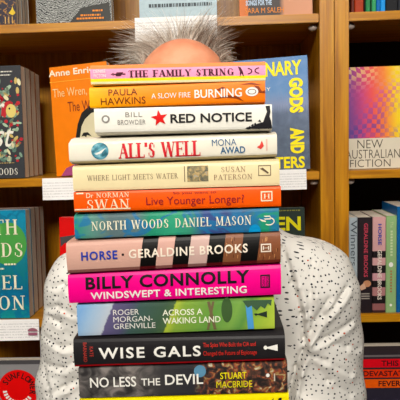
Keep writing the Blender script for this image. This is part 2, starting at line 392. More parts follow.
# 7
def sw(g, c):
    n = g.noise(g.uv(6, 1), .75, 2, 1.2)
    return g.mix(g.ramp(n, [(.47, '#000000'), (.5, '#ffffff'), (.56, '#ffffff'), (.6, '#000000')]), c, '#2f6f9c')
g7 = spine_mat('teal_swirl_print', [(74, '#2c8a78'), (92, '#5c8a80'), (112, '#5a6e72'), (138, '#5c7478'), (150, '#2f8a6c'), (175, '#3c9a78'), (190, '#3f8f74'), (205, '#3a4f86'), (235, '#3f4f7c'), (252, '#3c6a84'), (262, '#2c8f70'), (279, '#2f8a6a')], x0=74, x1=279, mode='LINEAR', extra=sw)
q = stack_book((74.5, 216.6, 238.6), (279, 208.2, 231), G[6], G[7], g7, 'teal and blue swirled spine with cream serif lettering in the stack', depth=.15)
cr = M('#f0ead2')
q.text('title', 'NORTH WOODS', 92, 169, .26, .66, cr, 'serif', heavy=.75); q.text('author_name', 'DANIEL MASON', 176, 251.5, .26, .66, cr, 'serif', heavy=.75)
q.disc('blue_dot', 255, 1.0, 6, .34, M('#2f8fc4'), 0, 180)
for v in (.3, .42): q.rect('publisher_logo', 264, 270, v, v+.05, cr, slant=1)
q.ring('publisher_logo', 269, .55, 5.5, .18, .9, .05, cr, -130, 80); q.poly('publisher_logo', [(259, .42), (266, .52), (266, .58), (262, .54)], cr)
# 8
def rl(g, c):
    o = g.sep(g.uv()); f = g.math('GREATER_THAN', o[1], .9); return g.mix(g.math('MULTIPLY', f, .75), c, '#5a1418')
g8 = spine_mat('banded_horse_print', [(67, '#c9a092'), (141.5, '#080605'), (157.5, '#c9a094'), (174, '#080605'), (190, '#c6a8a0'), (208, '#080605'), (224.5, '#7d5038'), (242, '#080605'), (258, '#7d4c34')], x0=67, x1=280.5, slant=.02, extra=rl)
def brown_fleck(g, c): return c
q = stack_book((67, 243.4, 273.0), (280.5, 232.4, 262), G[7], G[8], g8, 'pinkish beige spined hardback crossed by black bands, above the hot pink one', depth=.153, bulge=.0024, dy=-.004, hard=True)
q.text('title', 'HORSE', 82, 118.5, .3, .6, M('#2d3f9c'), bold=.03, sp=1.15)
q.disc('dot', 124, .46, 1.3, .04, M('#2a2020'))
cols = [M('#f0e4d4')]
q.text('author_name', 'GERALDINE BROOKS', 130, 248, .3, .6, cols[0], bold=.02, sp=1.15)
q.frame('publisher_logo', 261, 271, .34, .62, 1.1, .04, cols[0]); q.text('publisher_logo', 'H', 263, 269, .42, .54, cols[0])
for x0, x1 in ((225, 241.5), (258.5, 280)):
    for k in range(16):
        x = random.uniform(x0+1, x1-2); v = random.uniform(.05, .8); q.rect('brown_fleck', x, x+.7, v, v+.12, M(random.choice(['#a9744e', '#5a3322', '#c48e62'])), n=1, slant=random.uniform(-1, 1))
# 9
q = stack_book((68.5, 275.2, 303.2), (281, 265.2, 294.4), G[8], G[9], mat('#ee2f8c', .35, coat=.3), 'hot pink spined hardback with heavy black and white lettering', depth=.153, bulge=.002, dy=-.003, hard=True)
q.text('author_name', 'BILLY CONNOLLY', 86.5, 250, .09, .53, M('#161014'), bold=.03, sp=1.08)
q.text('title', 'WINDSWEPT & INTERESTING', 91, 247, .63, .89, WHITE, bold=.02, sp=1.06)
q.frame('publisher_logo', 260.5, 270, .28, .74, 1.2, .05, M('#2a1a22')); q.text('publisher_logo', 'TWO', 262.3, 265, .34, .68, M('#2a1a22'), rot=90); q.text('publisher_logo', 'ROADS', 266, 268.7, .34, .68, M('#2a1a22'), rot=90)
# 10
g10 = spine_mat('landscape_print', [(77, '#7fa6d0'), (90, '#9cb6cf'), (107, '#b7bfc8'), (108, '#5c5578'), (125, '#4f4c6a'), (135, '#3c5450'), (160, '#3c5442'), (170, '#46603e'), (171, '#a9b84a'), (180, '#7f9f44'), (215, '#5f8f46'), (235, '#78a050'), (246, '#5c8c48'), (258, '#8fae48'), (274, '#a8bc50')], x0=77.5, x1=274.5, slant=.07, mode='LINEAR', amp=.02)
q = stack_book((77.5, 305.4, 336), (274.5, 299.4, 328.4), G[9], G[10], g10, 'landscape-printed paperback spine with pale blue left end and green meadow', depth=.152)
for t, x1, v in (('ROGER', 140, .17), ('MORGAN-', 153.5, .4), ('GRENVILLE', 156, .63)): q.text('author_name', t, 114, x1, v, v+.18, M('#e4e2da'))
q.text('title', 'ACROSS A', 163.5, 203.5, .22, .42, M('#eef0dc'), bold=.01); q.text('title', 'WAKING LAND', 163.5, 221, .49, .7, M('#eef0dc'), bold=.01)
trk = M('#6f6248'); q.rect('tree_trunk', 208, 211, 0, .95, trk, slant=6); q.rect('tree_trunk', 213, 215.5, 0, .95, trk, slant=-6)
q.disc('tree_crown', 227.5, .3, 5.5, .42, M('#3f5a34')); q.rect('stream', 246, 252, .12, .98, M('#5a9ad0'), slant=2)
q.poly('tree_line', [(243, 0), (272, 0), (271, .2), (268, .12), (265, .3), (261, .2), (257, .35), (252, .18), (248, .25)], M('#3f5a42'))
q.poly('publisher_logo', [(254, .46), (256, .44), (258, .46), (267, .38), (267, .6), (258, .5), (256, .53)], M('#26332a'))
# 11
q = stack_book((74, 339.6, 366.6), (285, 335.4, 359.6), G[10], G[11], mat('#201e20', .42), 'black spined hardback with bold white title above the grey thriller', depth=.153, bulge=.0022, hard=True, dy=-.002)
rd = M('#a8403a')
for t, x in (('BARNARD', 84), ('KATE', 90.5)):
    q.text('author_name', t, x, x+3.6, .1 if len(t) > 5 else .25, .82 if len(t) > 5 else .62, rd, rot=90, bold=.01)
q.text('title', 'WISE GALS', 99.5, 201.5, .3, .72, WHITE, bold=.022, sp=1.2)
q.text('subtitle', 'The Spies Who Built the CIA and', 204, 256, .2, .42, M('#c03a34'), bold=.01); q.text('subtitle', 'Changed the Future of Espionage', 204, 257, .52, .76, M('#c03a34'), bold=.01)
q.disc('publisher_logo', 265.6, .45, 1.8, .08, WHITE); q.poly('publisher_logo', [(267, .43), (277.5, .33), (277.5, .6), (267, .48)], WHITE)
q.rect('red_edge', 74.5, 284.5, .93, .99, M('#8f1c20'), n=1)
# 12
def fl(g, c):
    u = g.sep(g.uv())[0]
    n = g.noise(g.uv(8, 1.3), 1.6, 5, .8)
    cl = g.ramp(n, [(.38, '#2c2a2a'), (.5, '#5a5654'), (.62, '#8a827e')]); 
    c = g.mix(g.ramp(u, [(0, '#ffffff'), (.28, '#ffffff'), (.4, '#000000')]), c, cl)
    n2 = g.noise(g.uv(12, 1.6), 2.6, 5, .8)
    hot = g.ramp(n2, [(.4, '#241f1e'), (.52, '#5a3f34'), (.57, '#9a4a34'), (.62, '#a08a58'), (.7, '#d0c8b0')])
    return g.mix(g.ramp(u, [(.55, '#000000'), (.64, '#ffffff')]), c, hot)
g12 = spine_mat('smoky_print', [(79, '#343234'), (150, '#3a3838'), (190, '#2c2c30'), (287, '#3a302c')], x0=79, x1=287, mode='LINEAR', extra=fl)
q = stack_book((79, 368.8, 398.2), (287.5, 362.2, 392.2), G[11], G[12], g12, 'smoky grey thriller spine with white title and yellow author name', depth=.153)
q.disc('blue_glow_print', 201, .2, 6, .2, M('#5f8ca8'))
q.text('title', 'NO LESS', 90.5, 137, .3, .64, WHITE, bold=.012); q.text('title', 'THE', 142, 161, .38, .62, WHITE, bold=.01); q.text('title', 'DEVIL', 166, 204, .28, .62, WHITE, bold=.012)
ye = M('#e8dc20'); q.text('author_name', 'STUART', 221, 247, .26, .48, ye, bold=.012); q.text('author_name', 'MACBRIDE', 217, 252.5, .55, .77, ye)
q.disc('publisher_logo', 268, .4, 1.8, .06, WHITE); q.rect('publisher_logo', 274, 275.2, .35, .6, M('#c8c0b0'))
# 13
q = stack_book((80, 400, 425), (289, 393.8, 420), G[12], G[13], mat('#f2e010', .4), 'bright yellow book at the bottom of the held stack', depth=.153)
q.poly('publisher_logo', [(270, .34), (272, .2), (274, .14), (273, .4)], BLACK); q.poly('publisher_logo', [(277, .32), (279, .14), (282, .12), (281, .4)], BLACK)
# ------------------------------------------------------------------ bookcases
YF, YB = 1.15, 1.43
zs = [P(200, 17.5, YF+.005).z, P(200, 174.3, YF+.005).z, P(200, 317.2, YF+.005).z]
zs.append(zs[2]-.31); TH = .0172
xa = P(320.3, 174, YF).x; xm = P(334.7, 174, YF).x; xb = P(349.6, 174, YF).x
levels = [zs[0]+.31, zs[0], zs[1], zs[2], zs[3], zs[3]-.31, .09]
def bookcase(x0, x1, label, back, tone):
    w = xm-xa
    e = empty('bookcase', ((x0+x1)/2, (YF+YB)/2, 0), label, 'bookcase')
    box('side_panel', (x0, YF, 0), (x0+w-.0012, YB, levels[0]+.02), oak('mid', 2), e, .0012)
    box('side_panel', (x1-w+.0012, YF, 0), (x1, YB, levels[0]+.02), oak('mid', 2), e, .0012)
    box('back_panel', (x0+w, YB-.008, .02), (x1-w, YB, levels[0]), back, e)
    for i, z in enumerate(levels):
        s = box('shelf', (x0+w, YF+.006, z-TH), (x1-w, YB-.0085, z), oak(tone, 0), e, .001)
        if 0 < i < 6:
            for sx in (x0+w, x1-w):
                for yy in (YF+.03,):
                    dx = .008 if sx < (x0+x1)/2 else -.008
                    bm = bmesh.new(); bmesh.ops.create_uvsphere(bm, u_segments=12, v_segments=8, radius=.0095)
                    for v in bm.verts:
                        v.co = Vector((v.co.x*1., v.co.y, v.co.z*.75)) + Vector((sx+dx, yy, z-TH-.006))
                    link('shelf_peg', [v.co.copy() for v in bm.verts], [[v.index for v in f.verts] for f in bm.faces], mat('#b8aaa0', .2, .6), e, smooth=True); bm.free()
    box('plinth', (x0+w, YF+.03, 0), (x1-w, YF+.045, levels[-1]-TH), oak('dark', 0), e)
    return e
w = xm-xa
bookcase(P(-98, 174, YF).x, xm-.0006, 'honey oak bookcase behind the person, its right end panel beside the second case', oak('mid', 2), 'mid')
bookcase(xb-w, xb-w+.86, 'honey oak bookcase at the right edge holding upright spines and a rainbow cover', mat('#1c1410', .6), 'mid')  # near-black back panel: the shade inside this bay is put into its colour
# ------------------------------------------------------------------ face-out and upright shelf books
def face_book(px0, px1, py, Yb, H, T, m, label, level, lean=4, roll=0, group=None, yawd=0, pagecol=None, wpx=None, hard=False, sidemat=None, z0=None):
    zb = levels[level] if z0 is None else z0
    a = P(px0, py, Yb); b = P(px1, py, Yb); W = b.x-a.x
    R = Matrix.Translation((a.x, Yb, zb)) @ Matrix.Rotation(math.radians(yawd), 4, 'Z') @ Matrix.Rotation(math.radians(-lean), 4, 'X') @ Matrix.Rotation(math.radians(-roll), 4, 'Y')
    if roll < 0: R = Matrix.Translation((0, 0, W*math.sin(math.radians(-roll)))) @ R if 0 else R
    g = lambda x, y, z: R @ Vector((x, y, z))
    # keep lowest corner on the shelf
    low = min((g(x, y, 0)).z for x in (0, W) for y in (0, T))
    R = Matrix.Translation((0, 0, zb-low+.0002)) @ R
    e = empty('book', (g(W/2, T/2, 0).x, g(W/2, T/2, 0).y, zb), label, 'book', group)
    t = .0022 if hard else .0008
    # cover: front board, spine (left side) and back board as one C shell
    V = [g(*p) for z in (0, H) for p in ((W, 0, z), (0, 0, z), (0, T, z), (W, T, z), (W, T-t, z), (t, T-t, z), (t, t, z), (W, t, z))]
    Fc = [(i, (i+1) % 8, 8+(i+1) % 8, 8+i) for i in range(8)] + [(0, 7, 6, 1), (6, 5, 2, 1), (5, 4, 3, 2)] + [(8, 9, 14, 15), (14, 9, 10, 13), (13, 10, 11, 12)]
    UV = [((1 if i in (0, 7) else 0) if i in (0, 1, 6, 7) else (.0 if i in (2, 5) else 1), z) for z in (1, 0) for i in range(8)]
    link('cover', V, Fc, m, e, uvs=UV)
    ii = .003 if hard else .0008
    V = [g(x, y, z) for z in (ii, H-ii) for x, y in ((t, t*1.05), (W-ii, t*1.05), (W-ii, T-t*1.05), (t, T-t*1.05))]
    link('pages', V, [(0, 3, 2, 1), (4, 5, 6, 7), (0, 1, 5, 4), (1, 2, 6, 5), (2, 3, 7, 6), (3, 0, 4, 7)], PAGESV, e)
    q = Quad(g(0, 0, H), g(W, 0, H), g(W, 0, 0), g(0, 0, 0), e, px0, px1); q.T = T
    return q
def pv(q, y0, H_px_top, H_px_bot): pass
def card(px0, px1, py0, py1, label, Y=1.1525, logo=False, group='shelf cards'):
    g = NT('printed_card', .6, .3); o = g.sep(g.uv())
    rows = g.math('FRACT', g.math('MULTIPLY', o[1], 8)); rowm = g.math('GREATER_THAN', rows, .55)
    nz = g.noise(g.uv(60, 8), 1, 2); nm = g.math('GREATER_THAN', nz, .46)
    mx = g.math('MULTIPLY', rowm, nm); ed = g.math('MULTIPLY', g.math('GREATER_THAN', o[1], .12), g.math('LESS_THAN', o[1], .9))
    mx = g.math('MULTIPLY', mx, ed); m = g.out(g.mix(g.math('MULTIPLY', mx, .32), '#f2f0ee', '#6c6a72'))
    TL, TR, BR, BL = P(px0, py0, Y), P(px1, py0, Y), P(px1, py1, Y), P(px0, py1, Y)
    TL.x = BL.x; TR.x = BR.x; TL.z = TR.z = max(TL.z, TR.z) if 0 else (TL.z+TR.z)/2; BL.z = BR.z = (BL.z+BR.z)/2
    TL.y -= .0; o_ = ((TL.x+TR.x)/2, Y, BL.z)
    V, UV = [], []
    for k in range(5):
        f = k/4
        for d in (0, .0006):
            a = TL.lerp(TR, f); b = BL.lerp(BR, f); yb = -.002*math.sin(f*3.1)-.003
            V += [(a.x, Y+d, a.z), (b.x, Y+d+yb, b.z)]; UV += [(f, 0), (f, 1)]
    Fc = []
    for k in range(4):
        i = 4*k; Fc += [(i, i+1, i+5, i+4), (i+2, i+6, i+7, i+3), (i, i+4, i+6, i+2), (i+1, i+3, i+7, i+5)]
    Fc += [(0, 2, 3, 1), (16, 17, 19, 18)]
    c = link('shelf_card', V, Fc, m, uvs=UV, origin=o_); tag(c, label, 'card', group)
    if logo:
        q = Quad(TL, TR, BR, BL, c, px0, px1); q.c = [Vector(v) + Vector((0, -.005, 0)) for v in q.c]
        q.disc('stamp', logo[0], logo[1], 5, .16, M('#a06a78'), 0, 180); q.rect('stamp', logo[0]-4.5, logo[0]+4.5, logo[1]+.06, logo[1]+.2, M('#a0667a'), n=1)
    return c
YB0 = 1.163
# --- shelf 2 left: floral book
gdark = mat('#34363a', .5)
q = face_book(-50, 25.2, 178, YB0, .2345, .028, gdark, 'dark face-out book with leaves, berries and a yellow bird at the left edge', 2, 3, 0, yawd=0)
lm = [M(c) for c in ('#7f9a86', '#a9bfa4', '#c8b070', '#b03038', '#5c7a6c', '#e0d8b0')]
V, Fc, fm = [], [], []
for k in range(430):
    x = random.uniform(-48, 23.5); v = random.uniform(.12, .93)
    if random.random() < .3: r1 = r2 = random.uniform(.8, 2.2); ci = 3
    else: r1, r2 = random.uniform(2.2, 4.2), random.uniform(1, 1.9); ci = random.choice([0, 0, 1, 1, 2, 4, 5])
    if .86 < v: continue
    a = random.uniform(0, 3.14); i = len(V)
    for j in range(8):
        t = j*math.pi/4; X, Z = r1*math.cos(t), r2*math.sin(t)*(1 if j % 4 else .9)
        V.append((x+X*math.cos(a)-Z*math.sin(a), v+(X*math.sin(a)+Z*math.cos(a))/113))
    Fc.append(tuple(range(i, i+8))); fm.append(ci)
q.decal('leaf_pattern', V, Fc, lm, fm)
q.poly('bird_drawing', [(4, .44), (5, .36), (9, .32), (14, .31), (11, .4), (8, .46)], M('#b8343a')); q.disc('bird_drawing', 14, .4, 5, .06, M('#dcc87c')); q.disc('bird_eye', 12.5, .38, .9, .01, BLACK)
wt = M('#ece8dc')
q.text('title', 'r', -2, 8, .33, .48, wt, shear=.3); q.text('title', 'st', -4, 16, .55, .72, wt, shear=.4)
q.text('author_name', 'WOODS', -8, 18, .91, .97, wt, 'serif', heavy=.7)
q.dashes('small_print', -30, 17, .048, .058, wt); q.dashes('small_print', -34, 15, .078, .088, wt); q.dashes('small_print', -34, 15, .86, .866, M('#c8a870'))
def behind(px0, px1, py, H, T, n, level, label, group, cm, lean=3):
    Y = YB0+.0285
    for k in range(n):
        face_book(px0, px1, py, Y, H*(1-.006*k), T, cm[k % len(cm)], label[k], level, lean, group=group)
        Y += T+.0008
# copies standing behind
def behind_x(pxr, H, T, n, level, label, group, cm, Wm, py, T0=.028):
    xr = P(pxr, py, YB0).x; Y = YB0+T0+.0015
    for k in range(n):
        d = RM.inverted() @ (Vector((xr, Y, levels[level]))-CAM); a = 200+F*d.x/-d.z
        d = RM.inverted() @ (Vector((xr-Wm, Y, levels[level]))-CAM); b = 200+F*d.x/-d.z
        yy = 200-F*d.y/-d.z
        face_book(b, a, yy, Y, H*(1-.01*k), T, cm[k % len(cm)], label[k], level, 3, group=None)
        Y += T+.0012
behind_x(25, .2345, .03, 3, 2, ['brown-edged copy directly behind the leafy dark cover at left', 'second book back behind the leafy dark cover, tan edges', 'rearmost book behind the leafy dark cover on the left'], None, [mat('#6b3a1e', .5), mat('#8a4e26', .5), mat('#5a2f1a', .5)], .15, 178)
# --- The Wren
q = face_book(57, 117, 178, YB0+.024, .232, .018, mat('#ec8412', .4), 'orange face-out novel showing a sketched dark-haired woman, left of the stack', 2, 4, 3.0, yawd=-10)
q.text('author_name', 'Anne Enright', 56, 112, .028, .105, M('#f6ead0'), bold=.02)
q.text('title', 'The Wren,', 59, 95, .2, .29, M('#f0c890')); q.text('title', 'The Wren', 74, 108, .33, .42, M('#7c3020'))
q.rect('thin_rule', 56, 112, .135, .14, M('#f4b050'), n=1)
q.poly('woman_face', [(93, .95), (85, .8), (82, .68), (84, .53), (92, .45), (112, .43), (114, .9)], M('#d8cfae'))
q.poly('woman_hair', [(83, .54), (88, .44), (97, .38), (110, .36), (110, .43), (98, .45), (91, .5), (87, .56), (84.5, .66), (80, .66)], M('#1c1e1c'))
q.poly('woman_hair', [(80, .66), (84.5, .66), (83, .73), (83, .82), (78, .84), (76, .78), (78, .7)], M('#1c1e1c'))
q.poly('woman_eye', [(86, .655), (88.5, .62), (93, .62), (97, .66), (92, .645), (91, .665), (89, .65)], M('#1c1e1c'))
q.disc('yellow_flower', 98, .69, 3, .022, M('#e8cc20')); q.poly('purple_collar', [(62, 1), (68, .93), (78, .9), (90, 1)], M('#a0507c'))
# --- gods cover
def sky(g, c):
    n = g.noise(g.uv(3, 5), 2.5, 4, .5); return g.mix(g.math('MULTIPLY', n, .5), c, '#8fa4c0')
gg = spine_mat('stormy_sky_print', [(0, '#4c7cb4'), (.3, '#5580b0'), (.42, '#7e86a4'), (.5, '#4a5268'), (.7, '#3e4452'), (1, '#30343e')], axis=1, mode='LINEAR', extra=sky, amp=.1)
q = face_book(236, 309, 172, YB0+.035, .2335, .022, gg, 'blue stormy-sky face-out novel with yellow capitals, right of the stack', 2, 4, 1.2, yawd=-12)
ye = M('#fbe80c')
q.text('title', 'ORDINARY', 236, 303.5, .035, .165, ye, bold=.03)
q.text('title', 'GODS', 291, 304.5, .19, .5, ye, rot=90, bold=.055); q.text('title', 'AND', 291, 304.5, .63, .86, ye, rot=90, bold=.055)
q.text('title', 'MONSTERS', 238, 304.5, .885, .99, ye, bold=.03); q.text('author_name', 'EY', 266, 273, .26, .29, WHITE)
card(276, 306.5, 169.5, 189.5, 'white printed shelf card under the blue sky novel'); card(43.3, 78, 178, 199.6, 'white printed shelf card under the orange novel')
# --- shelf 1
def gold(g, c): return g.mix(g.ramp(g.noise(g.uv(9, 14), 2, 3, .8), [(.56, '#000000'), (.62, '#ffffff')]), c, '#a5763a')
q = face_book(-58, 16.5, 22, YB0, .2345, .014, spine_mat('gilded_print', [(0, '#1d1c2c'), (.8, '#2a2430')], extra=gold, rough=.4), 'navy face-out book with gold candle drawings at top left', 1, 3)
for x in (5, 8.5, 12): q.rect('candle_drawing', x, x+.9, .93, .99, M('#c8a060'), n=1)
q.poly('flame_drawing', [(9, .9), (12, .87), (13, .84), (14, .87), (16, .9), (13, .92)], M('#d8b848'))
behind_x(16.5, .2345, .02, 3, 1, ['pale-edged book behind the candle cover at top left', 'black-edged book behind the candle cover at top left', 'white-edged rear book behind the candle cover at top left'], None, [mat('#9aa0a0', .5), mat('#141414', .5), mat('#c8c8c0', .5)], .15, 22, .014)
g = NT('fingerprint_print', .45); w_ = g.n('TexWave'); w_.wave_type = 'RINGS'; w_.rings_direction = 'Z'; w_.inputs['Scale'].default_value = 16; w_.inputs['Distortion'].default_value = 9; w_.inputs['Detail'].default_value = 3; w_.inputs['Detail Scale'].default_value = 1.6
mp = g.n('Mapping'); mp.inputs['Location'].default_value = (-.35, -.75, 0); g.l(g.uv(1, 1.5), mp.inputs['Vector']); g.l(mp.outputs[0], w_.inputs['Vector'])
q = face_book(36.5, 112, 22, YB0, .2345, .024, g.out(g.ramp(w_.outputs['Fac'], [(.42, '#1e1f20'), (.6, '#a8aaa6')])), 'black face-out book with white fingerprint lines and orange text', 1, 3)
q.poly('dark_panel', [(82, .88), (110, .84), (111, 1), (70, 1)], M('#33332f')); og = M('#e0883a')
q.dashes('small_print', 93, 103, .9, .915, og); q.dashes('small_print', 81, 101, .937, .952, og); q.dashes('small_print', 77, 104, .964, .979, og)
def pale(g, c): return g.mix(g.math('MULTIPLY', g.noise(g.uv(5, 12), 3, 4), .5), c, '#7f929c')
q = face_book(139.5, 217, 14, YB0, .2345, .02, spine_mat('pale_blue_print', [(0, '#b4c6cc'), (1, '#bccace')], extra=pale), 'pale blue face-out book standing above the grey hair', 1, 3)
q.dashes('title', 149, 212, .87, .9, M('#3c464c'))
card(135.5, 217.3, 16.5, 41, 'white shelf card hanging behind the grey hair under the pale blue book')
q = face_book(239.5, 312.5, 14, YB0, .2345, .02, spine_mat('portrait_print', [(0, '#c06a34'), (.12, '#c06a34'), (.1201, '#393230'), (.55, '#3c3432'), (.62, '#c08a6c'), (1, '#c89276')], mode='LINEAR'), 'dark and peach face-out book with orange author name near the top right', 1, 3)
q.text('author_name', 'SARA M SALEH', 245, 284, .935, .98, og); q.text('title', 'SONGS FOR THE', 246, 272, .87, .915, M('#b8cce0'), bold=.03)
# --- shelf 3
def trees(g, c):
    n = g.noise(g.uv(2, 3), 2.2, 3, 1.6); return g.mix(g.ramp(n, [(.5, '#000000'), (.56, '#ffffff')]), c, '#1f6a8c')
gw = spine_mat('lagoon_print', [(0, '#2a86a8'), (.35, '#2a7a8c'), (.6, '#20707c'), (.8, '#1c5f86'), (1, '#2a8c8c')], axis=1, mode='LINEAR', extra=trees)
q = face_book(-46, 30, 321, YB0, .2345, .03, gw, 'teal and green face-out hardback with big cream capitals at the left edge', 3, 3, hard=False)
q.disc('apple_print', 12, .31, 18, .2, M('#4f9a4c')); q.disc('apple_print', -2, .16, 9, .07, M('#57a04a'))
cr = M('#f2ecd0')
q.text('title', 'NORTH', -42, 21.5, .085, .225, cr, 'serif', heavy=.75); q.text('title', 'WOODS', -42, 25.5, .3, .43, cr, 'serif', heavy=.75)
q.dashes('small_print', -20, 1, .49, .505, cr); q.dashes('small_print', 7, 19, .49, .505, cr); q.dashes('small_print', -22, 7, .53, .545, cr)
q.text('author_name', 'DANIEL', -42, 24, .6, .73, cr, 'serif', heavy=.75); q.text('author_name', 'MASON', -42, 26, .79, .92, cr, 'serif', heavy=.75)
behind_x(30, .2345, .03, 3, 3, ['book directly behind the teal cover, showing grey page edges', 'reddish-brown edged book second behind the teal cover', 'rearmost dark-edged book behind the teal cover'], None, [mat('#5c4038', .5), mat('#6b3220', .5), mat('#3a2018', .5)], .15, 320, .03)
card(-30, 40, 319.6, 340, 'long white shelf card with a pink stamp under the teal book', logo=(34, .55))
q = face_book(61, 128, 318, YB0+.002, .214, .02, mat('#d8202a', .4), 'red face-out book peeking out over the left shoulder', 3, 4, -1)
q.poly('grey_brushstroke', [(61.5, .2), (128, .1), (128, .17), (66, .26), (62, .3)], M('#4a4446'))
q = face_book(233, 306.5, 316, YB0, .226, .02, mat('#24302a', .45), 'dark green face-out book with yellow capitals, above the right shoulder', 3, 4)
q.text('title', 'REN', 265, 302.5, .085, .215, M('#dcd21e'), bold=.03); q.text('title', 'E', 293, 302, .28, .41, M('#dcd21e'), bold=.03); q.dashes('small_print', 262, 302, .022, .032, M('#8a8640'))
# --- shelf 4 left
q = face_book(-40, 48, 470, YB0, .212, .02, mat('#8d8b8c', .45), 'grey face-out book with a round red badge, bottom left', 4, 3)
def vof(q, y):   # fraction down the cover that shows at pixel row y near pixel column x=20
    best = 0
    for k in range(400):
        p = q.at(20, k/400); d = RM.inverted() @ (p-CAM)
        if 200-F*d.y/-d.z <= y: best = k/400
    return best
v0, vc = vof(q, 370), vof(q, 389.5); rv = vc-v0
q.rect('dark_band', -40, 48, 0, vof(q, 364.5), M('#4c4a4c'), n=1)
q.disc('red_badge', 22.5, vc, 20, rv, M('#e01c18'), n=40)
def ringtext(q, txt, cx, cv, r, rvr, a0, a1, h, m, bold=.02):
    for k, ch in enumerate(txt):
        if ch == ' ': continue
        a = a0+(a1-a0)*k/(len(txt)-1); V, Fc = sans_mesh(ch, bold)
        xs = [p[0] for p in V]; ys = [p[1] for p in V]; mx = (min(xs)+max(xs))/2; s = h/.72
        t = math.radians(a); out = []
        for x, y in V:
            rr = r+y*s; tt = (x-mx)*s*.8
            X, Y = rr*math.cos(t)+tt*math.sin(t), rr*math.sin(t)-tt*math.cos(t)
            out.append((cx+X, cv-Y*rvr))
        q.decal('badge_letter', out, Fc, m)
kv = rv/20
ringtext(q, 'SUNFLOWER', 22.5, vc, 11.5, kv, 150, -14, 6, M('#3a1414'), .03)
for a_ in range(186, 320, 13): q.ring('badge_mark', 22.5, vc, 15.5, 15.5*kv, 4, 4*kv, WHITE, a_, a_+8, n=3)
# --- right bay
g = NT('rainbow_check_print', .4, coat=.2); o = g.sep(g.uv())
c = g.ramp(g.math('ADD', g.math('MULTIPLY', o[0], .75), g.math('MULTIPLY', o[1], -.05)), [(0, '#6a4c90'), (.14, '#b04a78'), (.25, '#d85a5c'), (.38, '#e2844c'), (.5, '#e8c848'), (.75, '#dcd84c')])
ck = g.n('TexChecker'); ck.inputs['Scale'].default_value = 17
nz = g.n('TexNoise'); nz.inputs['Scale'].default_value = 1.5; g.l(g.uv(), nz.inputs['Vector'])
wv = g.n('VectorMath'); wv.operation = 'MULTIPLY_ADD'; g.l(nz.outputs['Color'], wv.inputs[0]); wv.inputs[1].default_value = (.35, .35, 0); g.l(g.uv(1, 1.4), wv.inputs[2])
g.l(wv.outputs[0], ck.inputs['Vector'])
ck2 = g.noise(g.uv(), 3, 2); msk = g.math('MULTIPLY', ck.outputs['Fac'], g.ramp(ck2, [(.4, '#ffffff'), (.6, '#333333')]))
c = g.mix(g.math('MULTIPLY', msk, .85), c, g.ramp(o[1], [(0, '#e8d080'), (.25, '#c05890'), (.6, '#48468c')]))
q = face_book(345.5, 421, 167, YB0+.03, .2115, .02, g.out(c), 'rainbow chequered face-out anthology on the right bookcase', 2, 2)
q.rect('title_band', 345, 421, .7, 1, M('#d8cfbc'), n=1); tk = M('#4a443e')
q.text('title', 'NEW', 357.5, 383, .715, .8, tk, bold=-.008); q.text('title', 'AUSTRALIAN', 345.5, 400, .812, .9, tk, bold=-.008); q.text('title', 'FICTION', 350, 390.5, .91, .985, tk, bold=-.008)
def upright(px0, px1, py_top, py_bot, T, m, label, level=3, Y=1.165, D=.112, hz=None, group='upright spines on the right bookcase'):
    a, b = P(px0, py_bot, Y), P(px1, py_bot, Y); zb = levels[level]; zt = P((px0+px1)/2, py_top, Y).z
    e = empty('book', ((a.x+b.x)/2, Y+D/2, zb), label, 'book', group)
    x0, x1 = a.x+.0003, b.x-.0003; zb += .0003; t = .0008; r = .0015
    prof = [(x0, Y+D), (x0, Y+r), (x0+r, Y), (x1-r, Y), (x1, Y+r), (x1, Y+D), (x1-t, Y+D), (x1-t, Y+t+r), (x0+t, Y+t+r), (x0+t, Y+D)]
    n = len(prof); V = [(x, y, z) for z in (zb, zt) for x, y in prof]
    Fc = [(i, (i+1) % n, n+(i+1) % n, n+i) for i in range(n)] + [(0, 9, 8, 1), (8, 2, 1), (8, 7, 3, 2), (7, 4, 3), (7, 6, 5, 4)]
    Fc += [tuple(n+i for i in reversed(f)) for f in [(0, 9, 8, 1), (8, 2, 1), (8, 7, 3, 2), (7, 4, 3), (7, 6, 5, 4)]]
    UV = [((x-x0)/(x1-x0), z) for z in (1, 0) for x, y in prof]
    link('cover', V, Fc, m, e, uvs=UV)
    box('pages', (x0+t*1.05, Y+t+r+.0001, zb+.001), (x1-t*1.05, Y+D-.001, zt-.001), PAGESV, e)
    return Quad((x0, Y, zt), (x1, Y, zt), (x1, Y, zb), (x0, Y, zb), e, px0, px1)
def wint(g, c): return g.mix(g.math('MULTIPLY', g.noise(g.uv(2, 8), 3, 4), .6), c, '#6c7a84')
q = upright(348.9, 357.6, 217.5, 314, .02, spine_mat('wintry_print', [(0, '#b4bcc0'), (1, '#c0c4c4')], extra=wint), 'pale wintry grey spine beside the oak panel, right bookcase')
q.text('title', 'Winners', 350.5, 356.8, .03, .5, M('#4c5258'), rot=90)
q = upright(357.6, 372.3, 217.4, 314, .03, mat('#241c20', .45), 'black spine with red-pink author name on the right bookcase')
q.text('author_name', 'GERALDINE BROOKS', 363.6, 367.6, .06, .62, M('#b84a5a'), rot=90, bold=.02)
q.disc('apple_picture', 367, .69, 4, .035, M('#c08a6a')); q.poly('apple_picture', [(359, .72), (364, .68), (366, .74), (361, .76)], M('#d0a890'))
for v in (.79, .815, .84): q.rect('small_text', 361, 369.5, v, v+.012, M('#a09890'), n=1)
g = spine_mat('banded_pink_print', [(0, '#c89c9c'), (.35, '#1a1416'), (.42, '#c89c9c'), (.5, '#1a1416'), (.58, '#c4949a'), (.66, '#1a1416'), (.73, '#a87878'), (.82, '#1a1416'), (.9, '#8c5c5c'), (.97, '#3a2424')], axis=1)
q = upright(372.3, 385.6, 217, 313.6, .03, g, 'pink and black banded spine on the right bookcase')
